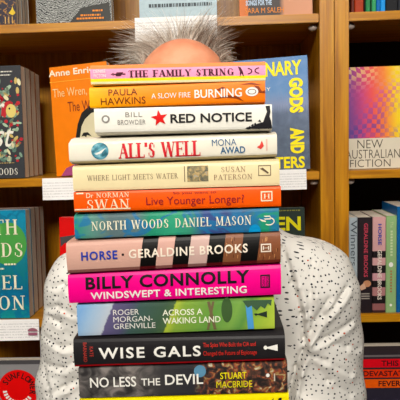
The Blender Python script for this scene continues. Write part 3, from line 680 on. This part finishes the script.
q.text('title', 'HORSE', 377.5, 381.2, .07, .29, M('#4a4c98'), rot=90, bold=.03); q.text('author_name', 'GERALDINE BROOKS', 377.2, 381.4, .34, .86, M('#e8dcd0'), rot=90, bold=.02)
q = upright(385.6, 396.4, 215.8, 313.2, .02, mat('#8fb07c', .45), 'light green spine on the right bookcase')
q.text('title', 'The', 389.5, 392.4, .06, .12, M('#c4d2a8'), rot=90); [q.rect('small_text', 389.8, 392, v/100, v/100+.02, M('#c4d2a8'), n=1) for v in range(15, 42, 3)]; q.disc('white_emblem', 390.5, .5, 2.2, .025, WHITE); [q.rect('small_text', 389.8, 391.6, v/100, v/100+.015, M('#b07050'), n=1) for v in range(56, 80, 3)]; q.disc('white_emblem', 390.6, .92, 1.3, .014, WHITE)
q = upright(396.4, 414, 206.5, 313, .03, mat('#28629c', .4), 'taller royal blue spine at the right edge')
q = upright(414, 428, 214, 313, .03, mat('#7a2430', .4), 'maroon spine beyond the royal blue one')
xs = [(351, 354.6, '#5c2418'), (354.6, 363.8, '#9c3a22'), (363.8, 365.8, '#181818'), (365.8, 370.6, '#2c7c4c'), (370.6, 371.8, '#123020'), (371.8, 376.4, '#3c9460'), (376.4, 380.6, '#2468ac'), (380.6, 385.6, '#3c94dc'), (385.6, 398, '#15161a'), (398, 412, '#24262c')]
nm = ['dark maroon', 'brick red', 'thin black', 'deep green', 'very thin dark green', 'leaf green', 'dark blue', 'sky blue', 'black', 'charcoal']
for (a, b, c), n_ in zip(xs, nm):
    upright(a, b, -88, 9.5, .02, mat(c, .45), n_+' spine above the rainbow cover, top of right bookcase', level=1, group='top shelf spines on the right bookcase')
# devastating fever
g = spine_mat('night_print', [(0, '#2c2426'), (1, '#24243c')], axis=1, mode='LINEAR')
q = face_book(359, 436, 470, YB0, .232, .025, g, 'dark face-out book crossed by red and orange title bands, bottom right', 4, 3)
def vat(q, x, y):
    best = 0
    for k in range(600):
        p = q.at(x, k/600); d = RM.inverted() @ (p-CAM)
        if 200-F*d.y/-d.z <= y: best = k/600
    return best
for y0, y1, c, t, xa_, xb_ in ((359, 367.6, '#d62c34', 'THIS', 382, 399), (369.3, 377.6, '#dc4420', 'DEVASTATING', 364, 418), (379.2, 387.8, '#e8641c', 'FEVER', 379, 401)):
    a, b = vat(q, 382, y0), vat(q, 382, y1); q.rect('title_band', 359.5, 435.5, a, b, M(c), n=1)
    q.text('title', t, xa_, xb_, a+(b-a)*.18, b-(b-a)*.18, M('#3c1218'), bold=.02)
q.rect('grey_rule', 359.5, 435.5, vat(q, 382, 355), vat(q, 382, 357), M('#6c6466'), n=1)
# ------------------------------------------------------------------ person (signed-distance modelling, then one skin mesh)
class Field:
    def __init__(s, lo, hi, h):
        s.lo = np.array(lo, float); s.h = h; s.n = np.ceil((np.array(hi)-s.lo)/h).astype(int)+1
        s.F = np.full(s.n, .12, np.float32)
    def block(s, lo, hi):
        a = np.maximum(0, np.floor((np.array(lo)-s.lo)/s.h).astype(int)); b = np.minimum(s.n, np.ceil((np.array(hi)-s.lo)/s.h).astype(int)+1)
        if (b <= a).any(): return None, None
        sl = tuple(slice(i, j) for i, j in zip(a, b))
        ax = [(s.lo[i]+s.h*np.arange(a[i], b[i])).astype(np.float32) for i in range(3)]
        return sl, (ax[0][:, None, None], ax[1][None, :, None], ax[2][None, None, :])
    def merge(s, sl, d, k, op):
        A = s.F[sl]
        if op == 'add':
            h = np.clip(.5+.5*(A-d)/k, 0, 1); s.F[sl] = A*(1-h)+d*h-k*h*(1-h)
        else:
            h = np.clip(.5-.5*(A+d)/k, 0, 1); s.F[sl] = A*(1-h)-d*h+k*h*(1-h)
    def cap(s, a, b, r1, r2, k=.01, ys=1., op='add', m=.05):
        a, b = np.array(a, float), np.array(b, float); R = max(r1, r2)+m
        sl, g = s.block(np.minimum(a, b)-R, np.maximum(a, b)+R)
        if sl is None: return
        ab = (b-a)*np.array([1, ys, 1]); L = max(1e-9, (ab**2).sum())
        p = (g[0]-a[0], (g[1]-a[1])*ys, g[2]-a[2])
        t = np.clip((p[0]*ab[0]+p[1]*ab[1]+p[2]*ab[2])/L, 0, 1)
        d = np.sqrt((p[0]-ab[0]*t)**2+(p[1]-ab[1]*t)**2+(p[2]-ab[2]*t)**2)-(r1+(r2-r1)*t)
        s.merge(sl, d.astype(np.float32), k, op)
    def ell(s, c, r, k=.01, op='add', m=.05, R=None):
        c, r = np.array(c, float), np.array(r, float); sl, g = s.block(c-r.max()-m, c+r.max()+m)
        if sl is None: return
        p = [g[i]-c[i] for i in range(3)]
        if R is not None: p = [p[0]*R[0][i]+p[1]*R[1][i]+p[2]*R[2][i] for i in range(3)]
        q = np.sqrt(sum((p[i]/r[i])**2 for i in range(3))); q2 = np.sqrt(sum((p[i]/r[i]**2)**2 for i in range(3)))+1e-6
        s.merge(sl, (q*(q-1)/q2).astype(np.float32), k, op)
    def mesh(s):
        F = s.F; F[0] = F[-1] = .1; F[:, 0] = F[:, -1] = .1; F[:, :, 0] = F[:, :, -1] = .1
        I = F < 0; nx, ny, nz = F.shape; acc = np.zeros((nx-1, ny-1, nz-1, 3), np.float32); cnt = np.zeros((nx-1, ny-1, nz-1), np.float32)
        quads = []
        for ax in range(3):
            A = [slice(None)]*3; B = [slice(None)]*3; A[ax] = slice(0, -1); B[ax] = slice(1, None)
            fa, fb = F[tuple(A)], F[tuple(B)]; cr = (fa < 0) != (fb < 0)
            idx = np.argwhere(cr); va, vb = fa[cr], fb[cr]; t = va/(va-vb)
            pos = idx.astype(np.float32).copy(); pos[:, ax] += t; o1, o2 = [i for i in range(3) if i != ax]
            for d1 in (0, -1):
                for d2 in (0, -1):
                    c = idx.copy(); c[:, o1] += d1; c[:, o2] += d2
                    np.add.at(acc, (c[:, 0], c[:, 1], c[:, 2]), pos); np.add.at(cnt, (c[:, 0], c[:, 1], c[:, 2]), 1)
            quads.append((ax, o1, o2, idx, va < 0))
        ids = -np.ones(cnt.shape, int); mk = cnt > 0; ids[mk] = np.arange(mk.sum())
        V = acc[mk]/cnt[mk][:, None]*s.h+s.lo; Q = []
        for ax, o1, o2, idx, ins in quads:
            cs = []
            for d1, d2 in ((0, 0), (-1, 0), (-1, -1), (0, -1)):
                c = idx.copy(); c[:, o1] += d1; c[:, o2] += d2; cs.append(ids[c[:, 0], c[:, 1], c[:, 2]])
            q = np.stack(cs, 1); fl = ins if ax != 1 else ~ins
            q[~fl] = q[~fl][:, ::-1]; Q.append(q)
        Q = np.concatenate(Q)
        return V, Q
def np_link(name, V, Q, m, parent, base, smooth=2):
    me = bpy.data.meshes.new(name); V = V-np.array(base)
    # light Laplacian smoothing
    for _ in range(smooth):
        acc = np.zeros_like(V); n = np.zeros(len(V))
        for i in range(4):
            a, b = Q[:, i], Q[:, (i+1) % 4]; np.add.at(acc, a, V[b]); np.add.at(acc, b, V[a]); np.add.at(n, a, 1); np.add.at(n, b, 1)
        V = V*.5+acc/n[:, None]*.5
    me.from_pydata(V.tolist(), [], Q.tolist()); me.materials.append(m); me.polygons.foreach_set('use_smooth', [True]*len(Q)); me.update()
    o = bpy.data.objects.new(name, me); COL.objects.link(o); o.parent = parent
    return o, V+np.array(base)
YP = .93
pp = lambda x, y, Y=YP: np.array(P(x, y, Y))
ztop = P(182.5, 38, .90).z; hx = P(182.5, 60, .91).x
SL, SR = pp(93, 291), pp(306, 289); EL, ER = pp(74, 446), pp(325, 446)
NB = pp(192, 222); tx = pp(201, 330)[0]
zbL, zbR = P(95, 427.2, .66).z, P(275, 421.5, .66).z
WLm, WRm = np.array([-.098, .775, zbL-.066]), np.array([.066, .775, zbR-.066])
base = (tx, YP+.01, 0)
person = empty('person', base, 'person with grey tousled hair and dotted white shirt, holding the tall stack of books', 'person')
f = Field((-.33, .60, .93), (.31, 1.08, ztop+.03), .0036)
HZ = ztop-.104; hc = np.array([hx, .918, HZ])
f.ell(hc, (.083, .097, .105), .02)
f.ell((hx, .885, HZ-.055), (.060, .068, .078), .03)
f.cap((hx-.028, .858, HZ-.105), (hx+.028, .858, HZ-.105), .022, .022, .03)
f.ell((hx, .835, HZ-.118), (.02, .014, .014), .015)
f.cap((hx, .822, HZ-.018), (hx, .806, HZ-.052), .007, .011, .01)
for sx in (-1, 1):
    f.cap((hx+sx*.012, .826, HZ-.008), (hx+sx*.045, .838, HZ-.006), .006, .005, .012)
    f.ell((hx+sx*.030, .822, HZ-.022), (.015, .010, .009), .008, 'sub')
    f.ell((hx+sx*.010, .815, HZ-.056), (.008, .008, .006), .006)
    f.ell((hx+sx*.040, .842, HZ-.05), (.018, .014, .016), .02)
    f.ell((hx+sx*.080, .925, HZ-.035), (.009, .019, .031), .006)
    f.ell((hx+sx*.088, .918, HZ-.032), (.006, .010, .018), .005, 'sub')
f.cap((hx-.020, .829, HZ-.084), (hx+.020, .829, HZ-.084), .005, .005, .006)
f.cap((hx-.016, .831, HZ-.094), (hx+.016, .831, HZ-.094), .006, .006, .006)
f.cap((hx-.021, .823, HZ-.089), (hx+.021, .823, HZ-.089), .0018, .0018, .002, 1, 'sub')
f.cap((hx, .935, HZ-.08), NB+np.array([0, .012, .0]), .054, .06, .025)
f.cap(NB+np.array([0, .01, -.02]), SL+np.array([0, 0, .0]), .05, .045, .04); f.cap(NB+np.array([0, .01, -.02]), SR, .05, .045, .04)
f.cap((tx, YP+.01, SL[2]-.06), (tx, YP+.01, .97), .145, .13, .05, 1.5)
for s_, e_, w_ in ((SL, EL, WLm), (SR, ER, WRm)):
    f.cap(s_, e_, .046, .038, .03); f.cap(e_, w_, .038, .025, .02)
NAILS = []
def hand(w_, sx, zb):
    inw = np.array([sx*.5, -.86, 0]); side = np.array([sx*.86, .5, 0])*1.0
    pc = w_+inw*.05; pc[2] = zb-.0165
    f.cap(w_, pc, .022, .015, .012)
    for k in range(4):
        kn = w_+inw*(.078-.004*abs(k-1.3))+side*(k-1.5)*.0195; kn[2] = zb-.0135
        f.cap(w_+inw*.02+side*(k-1.5)*.008+np.array([0, 0, -.001]), kn, .0135, .0115, .009)
        L = (.066, .074, .070, .056)[::1][k]; dv = inw+side*(k-1.5)*.06; dv /= np.linalg.norm(dv)
        a = kn; r = .0098
        for j, fr in enumerate((.44, .31, .25)):
            b = a+dv*L*fr; b[2] = zb-(.0125, .0108, .0095)[j]-.0005
            r2 = r-.0008; f.cap(a, b, r, r2, .0025); f.ell(b, (r2*1.06,)*3, .002); a, r = b, r2
    a = w_+inw*.022-side*.018; a[2] = zb-.02
    b = a+inw*.032-side*.022; b[2] = zb-.016; c = b+inw*.030-side*.006; c[2] = zb-.0125; d = c+inw*.022+side*.002; d[2] = zb-.0108
    f.cap(a, b, .0145, .0115, .01); f.cap(b, c, .0112, .0102, .003); f.cap(c, d, .0102, .0088, .003)
hand(WLm, 1, zbL); hand(WRm, -1, zbR)
g = NT('skin', .5, .35); tc = g.n('TexCoord').outputs['Object']
c = g.ramp(g.noise(tc, 28, 4), [(.3, '#cc8062'), (.5, '#da9474'), (.7, '#e2a284')])
c = g.mix(g.math('MULTIPLY', g.noise(tc, 260, 2), .2), c, '#b86a56')
g.b.inputs['Subsurface Weight'].default_value = .12; g.b.inputs['Subsurface Radius'].default_value = (.01, .004, .002); g.b.inputs['Subsurface Scale'].default_value = .5
skin = g.out(c)
V, Q = f.mesh(); body, _ = np_link('body', V, Q, skin, person, base, 2)
for sx in (-1, 1):
    bm = bmesh.new(); bmesh.ops.create_uvsphere(bm, u_segments=16, v_segments=12, radius=.0115)
    c0 = Vector((hx+sx*.030, .8365, HZ-.022)); vs = [v.co+c0 for v in bm.verts]; fs = [[v.index for v in q_.verts] for q_ in bm.faces]
    fmi = [1 if sum((vs[i]-c0).y for i in q_)/len(q_) < -.0098 else 0 for q_ in fs]
    link('eye', vs, fs, [mat('#ece6e0', .2), mat('#3a4a50', .2)], person, smooth=True, fm=fmi); bm.free()
# shirt
s = Field((-.36, .66, .885), (.345, 1.10, 1.50), .0038)
s.cap(NB+np.array([0, .012, -.01]), SL, .062, .070, .035); s.cap(NB+np.array([0, .012, -.01]), SR, .062, .074, .035)
s.cap((tx, YP+.01, SL[2]-.05), (tx, YP+.01, .86), .168, .166, .05, 1.4)
s.cap(SL, EL, .080, .073, .022); s.cap(SR, ER, .086, .074, .022)
s.cap(EL, WLm+(EL-WLm)*.18, .064, .044, .03); s.cap(ER, WRm+(ER-WRm)*.18, .066, .044, .03)
def fold(pts, amp, w, Yc=.87, dy=.11):
    """valley (amp>0) or ridge (amp<0) running through pixel points on the front of the cloth"""
    W3 = [pp(x, y, Yc) for x, y in pts]
    for a, b in zip(W3[:-1], W3[1:]):
        R = 3*w; sl, gx = s.block((min(a[0], b[0])-R, Yc-dy, min(a[2], b[2])-R), (max(a[0], b[0])+R, Yc+dy*.6, max(a[2], b[2])+R))
        if sl is None: continue
        d = b-a; L = d[0]**2+d[2]**2+1e-9; px_, pz_ = gx[0]-a[0], gx[2]-a[2]; t = np.clip((px_*d[0]+pz_*d[2])/L, 0, 1)
        q_ = (px_-d[0]*t)**2+(pz_-d[2]*t)**2
        fy = np.clip((Yc+dy*.6-gx[1])/.03, 0, 1)
        s.F[sl] += (amp*np.exp(-q_/w**2)*fy*(q_ < (3*w)**2)).astype(np.float32)
def pleat(pts, amp=.006, w=.0042):
    fold(pts, amp, w); fold([(x+3.2, y+3.4) for x, y in pts], -amp*.7, w*1.3)
# right sleeve: creases fan out from the armpit
for pts, a_ in (([(303, 338), (300, 310), (292, 280), (284, 250)], .011), ([(303, 338), (313, 316), (326, 296)], .007), ([(304, 336), (322, 312), (346, 288)], .007),
               ([(305, 342), (325, 334), (350, 322)], .005), ([(304, 348), (322, 356), (350, 372)], .006), ([(303, 344), (296, 366), (288, 400)], .011),
               ([(306, 352), (326, 376), (350, 394)], .005), ([(330, 340), (346, 346), (360, 352)], .004), ([(290, 262), (300, 296)], .005), ([(312, 262), (309, 290), (306, 318)], .004)):
    pleat(pts, a_*1.05)
for pts, a_ in (([(76, 292), (64, 284), (52, 288)], .005), ([(78, 312), (60, 306), (46, 310)], .006), ([(78, 338), (62, 322), (50, 318)], .008), ([(80, 342), (62, 345), (44, 338)], .006),
               ([(80, 356), (64, 366), (44, 366)], .006), ([(80, 376), (66, 384), (48, 394)], .007), ([(78, 268), (70, 275), (58, 296)], .005), ([(44, 372), (50, 386), (52, 400)], .005)):
    pleat(pts, a_*.85)
# soft overall wrinkling
ax = [s.lo[i]+s.h*np.arange(s.n[i]) for i in range(3)]; X, Y_, Z = ax[0][:, None, None], ax[1][None, :, None], ax[2][None, None, :]
s.F += (.0016*np.sin(62*X+38*Z+3*np.sin(25*Y_+20*Z))+.0012*np.sin(-45*X+70*Z+2*np.sin(40*X)+30*Y_)).astype(np.float32)
V, Q = s.mesh()
g = NT('dotted_shirt', .85, .15); uvn = g.uv()
vo = g.n('TexVoronoi'); vo.voronoi_dimensions = '2D'; vo.feature = 'F1'; vo.inputs['Scale'].default_value = 116; vo.inputs['Randomness'].default_value = .72; g.l(uvn, vo.inputs['Vector'])
rnd = g.sep(vo.outputs['Color']); dist = vo.outputs['Distance']
rad = g.math('MULTIPLY_ADD', rnd[1], .05, .135)
dot = g.math('LESS_THAN', dist, rad)
# crescents: bite a second disc out of some dots
sub = g.n('VectorMath'); sub.operation = 'SUBTRACT'; sc = g.n('VectorMath'); sc.operation = 'SCALE'; sc.inputs['Scale'].default_value = 116
g.l(uvn, sc.inputs[0]); ps = g.n('VectorMath'); ps.operation = 'SCALE'; ps.inputs['Scale'].default_value = 116; g.l(vo.outputs['Position'], ps.inputs[0])
g.l(sc.outputs[0], sub.inputs[0]); g.l(vo.outputs['Position'], sub.inputs[1])
sub2 = g.n('VectorMath'); sub2.operation = 'SUBTRACT'; g.l(uvn, sub2.inputs[0]); g.l(vo.outputs['Position'], sub2.inputs[1])
sc2 = g.n('VectorMath'); sc2.operation = 'SCALE'; sc2.inputs['Scale'].default_value = 116; g.l(sub2.outputs[0], sc2.inputs[0])
of = g.n('VectorMath'); of.operation = 'ADD'; of.inputs[1].default_value = (.08, .07, 0); g.l(sc2.outputs[0], of.inputs[0])
ln = g.n('VectorMath'); ln.operation = 'LENGTH'; g.l(of.outputs[0], ln.inputs[0])
bite = g.math('MULTIPLY', g.math('LESS_THAN', ln.outputs['Value'], .13), g.math('GREATER_THAN', rnd[2], .86))
dot = g.math('MULTIPLY', dot, g.math('SUBTRACT', 1.0, bite)); dot = g.math('MULTIPLY', dot, g.math('GREATER_THAN', rnd[2], .08))
dc = g.ramp(rnd[0], [(0, '#23242e'), (.8, '#3c4048'), (.93, '#3c4048'), (.96, '#b8543c')], 'CONSTANT')
c = g.mix(dot, '#e2dfd9', dc)
wv = g.noise(g.n('TexCoord').outputs['Object'], 900, 2); bp = g.n('Bump'); bp.inputs['Strength'].default_value = .1; bp.inputs['Distance'].default_value = .0008; g.l(wv, bp.inputs['Height']); g.l(bp.outputs[0], g.b.inputs['Normal'])
shirtm = g.out(c)
shirt, Vw = np_link('shirt', V, Q, shirtm, person, base, 2)
Cf = Vw[Q].mean(1)
def seg(C, a, b):
    d = b-a; t = np.clip(((C-a)@d)/(d@d), 0, 1); return np.linalg.norm(C-(a+t[:, None]*d), axis=1)
dist = np.stack([seg(Cf, SL, EL)/.072, seg(Cf, SR, ER)/.075, seg(Cf, EL, WLm)/.052, seg(Cf, ER, WRm)/.052, seg(Cf, NB, SL)/.066, seg(Cf, NB, SR)/.068, np.abs(np.sqrt((Cf[:, 0]-tx)**2+((Cf[:, 1]-YP-.01)*1.45)**2)/.168)], 1)
reg = dist.argmin(1); UVs = np.zeros((len(Q), 4, 2))
for r, (a, b, rr) in enumerate(((SL, EL, .072), (SR, ER, .075), (EL, WLm, .05), (ER, WRm, .05), (NB, SL, .066), (NB, SR, .068), (np.array([tx, YP+.01, 1.3]), np.array([tx, YP+.01, .9]), .155))):
    k = reg == r
    if not k.any(): continue
    d = (b-a)/np.linalg.norm(b-a); e1 = np.array([0, -1, 0])-d*(-d[1]); e1 /= np.linalg.norm(e1); e2 = np.cross(d, e1)
    p = Vw[Q[k]]-a; an = np.arctan2(p@e2, p@e1); c0 = an[:, :1]; an = c0+np.mod(an-c0+np.pi, 2*np.pi)-np.pi
    UVs[k, :, 0] = an*rr+r*.7; UVs[k, :, 1] = p@d
ul = shirt.data.uv_layers.new(name='UVMap'); ul.data.foreach_set('uv', UVs.reshape(-1).astype(np.float32))
# collar
V, Fc = [], []
for k in range(33):
    a = math.radians(-75+330*k/32-90+60*0); ca, sa = math.cos(a+math.radians(-15)), math.sin(a+math.radians(-15))
    for r, z in ((.066, .0), (.062, .035), (.068, .037), (.078, .004)): V.append((NB[0]+ca*r, NB[1]+.012+sa*r*.95, NB[2]+.016+z))
for k in range(32):
    for j in range(4): Fc.append((4*k+j, 4*k+4+j, 4*k+4+(j+1) % 4, 4*k+(j+1) % 4))
col = link('collar', V, Fc, mat('#e2dfd9', .85, .15), person, smooth=True); col.parent = shirt; col.matrix_parent_inverse = Matrix()
# trousers and shoes
t = Field((tx-.22, .80, .02), (tx+.22, 1.09, 1.02), .008)
t.cap((tx, YP+.01, .93), (tx, YP+.01, .86), .128, .14, .03, 1.45)
for sx in (-1, 1):
    t.cap((tx+sx*.085, YP+.01, .86), (tx+sx*.10, YP, .50), .088, .062, .04); t.cap((tx+sx*.10, YP, .50), (tx+sx*.11, YP+.02, .08), .062, .052, .02)
V, Q = t.mesh(); np_link('trousers', V, Q, mat('#262c3c', .85, .15), person, base, 2)
for sx in (-1, 1):
    t = Field((tx+sx*.11-.08, .70, -.0), (tx+sx*.11+.08, 1.06, .16), .005)
    t.cap((tx+sx*.11, .98, .045), (tx+sx*.125, .80, .034), .040, .036, .02); t.cap((tx+sx*.11, .96, .05), (tx+sx*.11, .95, .1), .04, .04, .02)
    V, Q = t.mesh(); V[:, 2] = np.maximum(V[:, 2], .001); np_link('shoe', V, Q, mat('#2a211c', .5), person, base, 1)
# hair: tapering strands rooted on the back, crown and sides of the skull
V, Fc, fm = [], [], []
N = 0
while N < 15000:
    n = rng.normal(size=3); n /= np.linalg.norm(n)
    top = n[1] > .06; side = abs(n[0]) > .70 and n[2] < .74 and n[1] > -.32
    if not (top or side) or n[2] < -.55: continue
    if n[2] < .1 and rng.random() < .6: continue
    N += 1
    r = np.array([.083, .097, .105]); p0 = hc+n*r*.985; nn = n/r; nn /= np.linalg.norm(nn)
    L = rng.uniform(.018, .050)
    L *= 1.15+.25*math.exp(-((abs(n[0])-.4)/.2)**2)-.75*max(0, min(1, (abs(n[0])-.52)/.25))
    sw = np.array([math.sin(60*p0[0]+45*p0[2]+20*p0[1]), math.sin(50*p0[2]-35*p0[1]), math.cos(70*p0[0]+30*p0[1])])
    d = nn+rng.normal(size=3)*.22+sw*.32+np.array([0, -.05, .18 if n[2] > .3 else .12]); d /= np.linalg.norm(d)
    curl = rng.normal(size=3)*.3+np.array([.25*np.sign(n[0]), -.1, -.30])+np.roll(sw, 1)*.5
    e = np.cross(d, rng.normal(size=3)); e /= np.linalg.norm(e); e2 = np.cross(d, e); w0 = rng.uniform(.00026, .0005); i = len(V)
    for j in range(5):
        q_ = j/4; c_ = p0+d*L*q_+curl*L*.5*q_**2; w_ = w0*(1-.7*q_)
        for a in (0, 2.094, 4.189): V.append(tuple(c_+(e*math.cos(a)+e2*math.sin(a))*w_))
    sh = rng.random()*.8+.12*sw[0]+(.28 if n[0] > .25 else 0)
    mi = 0 if sh < .30 else 1 if sh < .78 else 2
    for j in range(4):
        for a in range(3): Fc.append((i+3*j+a, i+3*j+(a+1) % 3, i+3*j+3+(a+1) % 3, i+3*j+3+a)); fm.append(mi)
link('hair', V, Fc, [mat('#f2eade', .5, .3), mat('#cdbfb0', .5, .3), mat('#8a786a', .5, .3)], person, fm=fm, smooth=True)
# ------------------------------------------------------------------ room
def struct(o): o['kind'] = 'structure'; return o
def carpet():
    g = NT('carpet_tiles', .95, .1); n = g.noise(g.n('TexCoord').outputs['Object'], 180, 3); return g.out(g.ramp(n, [(.35, '#3c3a3c'), (.65, '#5c5856')]))
def plaster(c):
    g = NT('painted_plaster', .9, .2); n = g.noise(g.n('TexCoord').outputs['Object'], 12, 4); return g.out(g.mix(g.math('MULTIPLY', n, .15), c, '#a8a49c'))
struct(box('floor', (-2.6, -2.6, -.05), (2.6, 1.5, 0), carpet())); 
struct(box('wall_back', (-2.6, 1.45, 0), (2.6, 1.55, 2.9), plaster('#d8d2c6')))
struct(box('ceiling', (-2.6, -2.6, 2.9), (2.6, 1.55, 2.95), plaster('#e8e6e0')))
# ------------------------------------------------------------------ light
def area(name, loc, tgt, size, sy, power, col):
    l = bpy.data.lights.new(name, 'AREA'); l.shape = 'RECTANGLE'; l.size = size; l.size_y = sy; l.energy = power; l.color = col
    o = bpy.data.objects.new(name, l); COL.objects.link(o); o.location = loc
    o.rotation_euler = (Vector(tgt)-Vector(loc)).to_track_quat('-Z', 'Y').to_euler(); return o
area('ceiling_lamp', (-.02, -1.5, 2.8), (0, 1.1, 1.3), .9, .5, 112, (1, .95, .87))
area('ceiling_lamp', (-1.2, -1.0, 2.84), (.0, .95, 1.2), .6, .3, 22, (1, .95, .88))
area('ceiling_lamp', (0, .3, 2.84), (.0, .9, 1.2), 1.2, .25, 10, (1, .95, .88))
W = bpy.data.worlds.new('room_ambience'); W.use_nodes = True; S.world = W
W.node_tree.nodes['Background'].inputs[0].default_value = (1, .96, .9, 1); W.node_tree.nodes['Background'].inputs[1].default_value = .012
S.view_settings.view_transform = 'Standard'; S.view_settings.look = 'None'; S.view_settings.exposure = 0; S.view_settings.gamma = 1; S.view_settings.use_curve_mapping = False
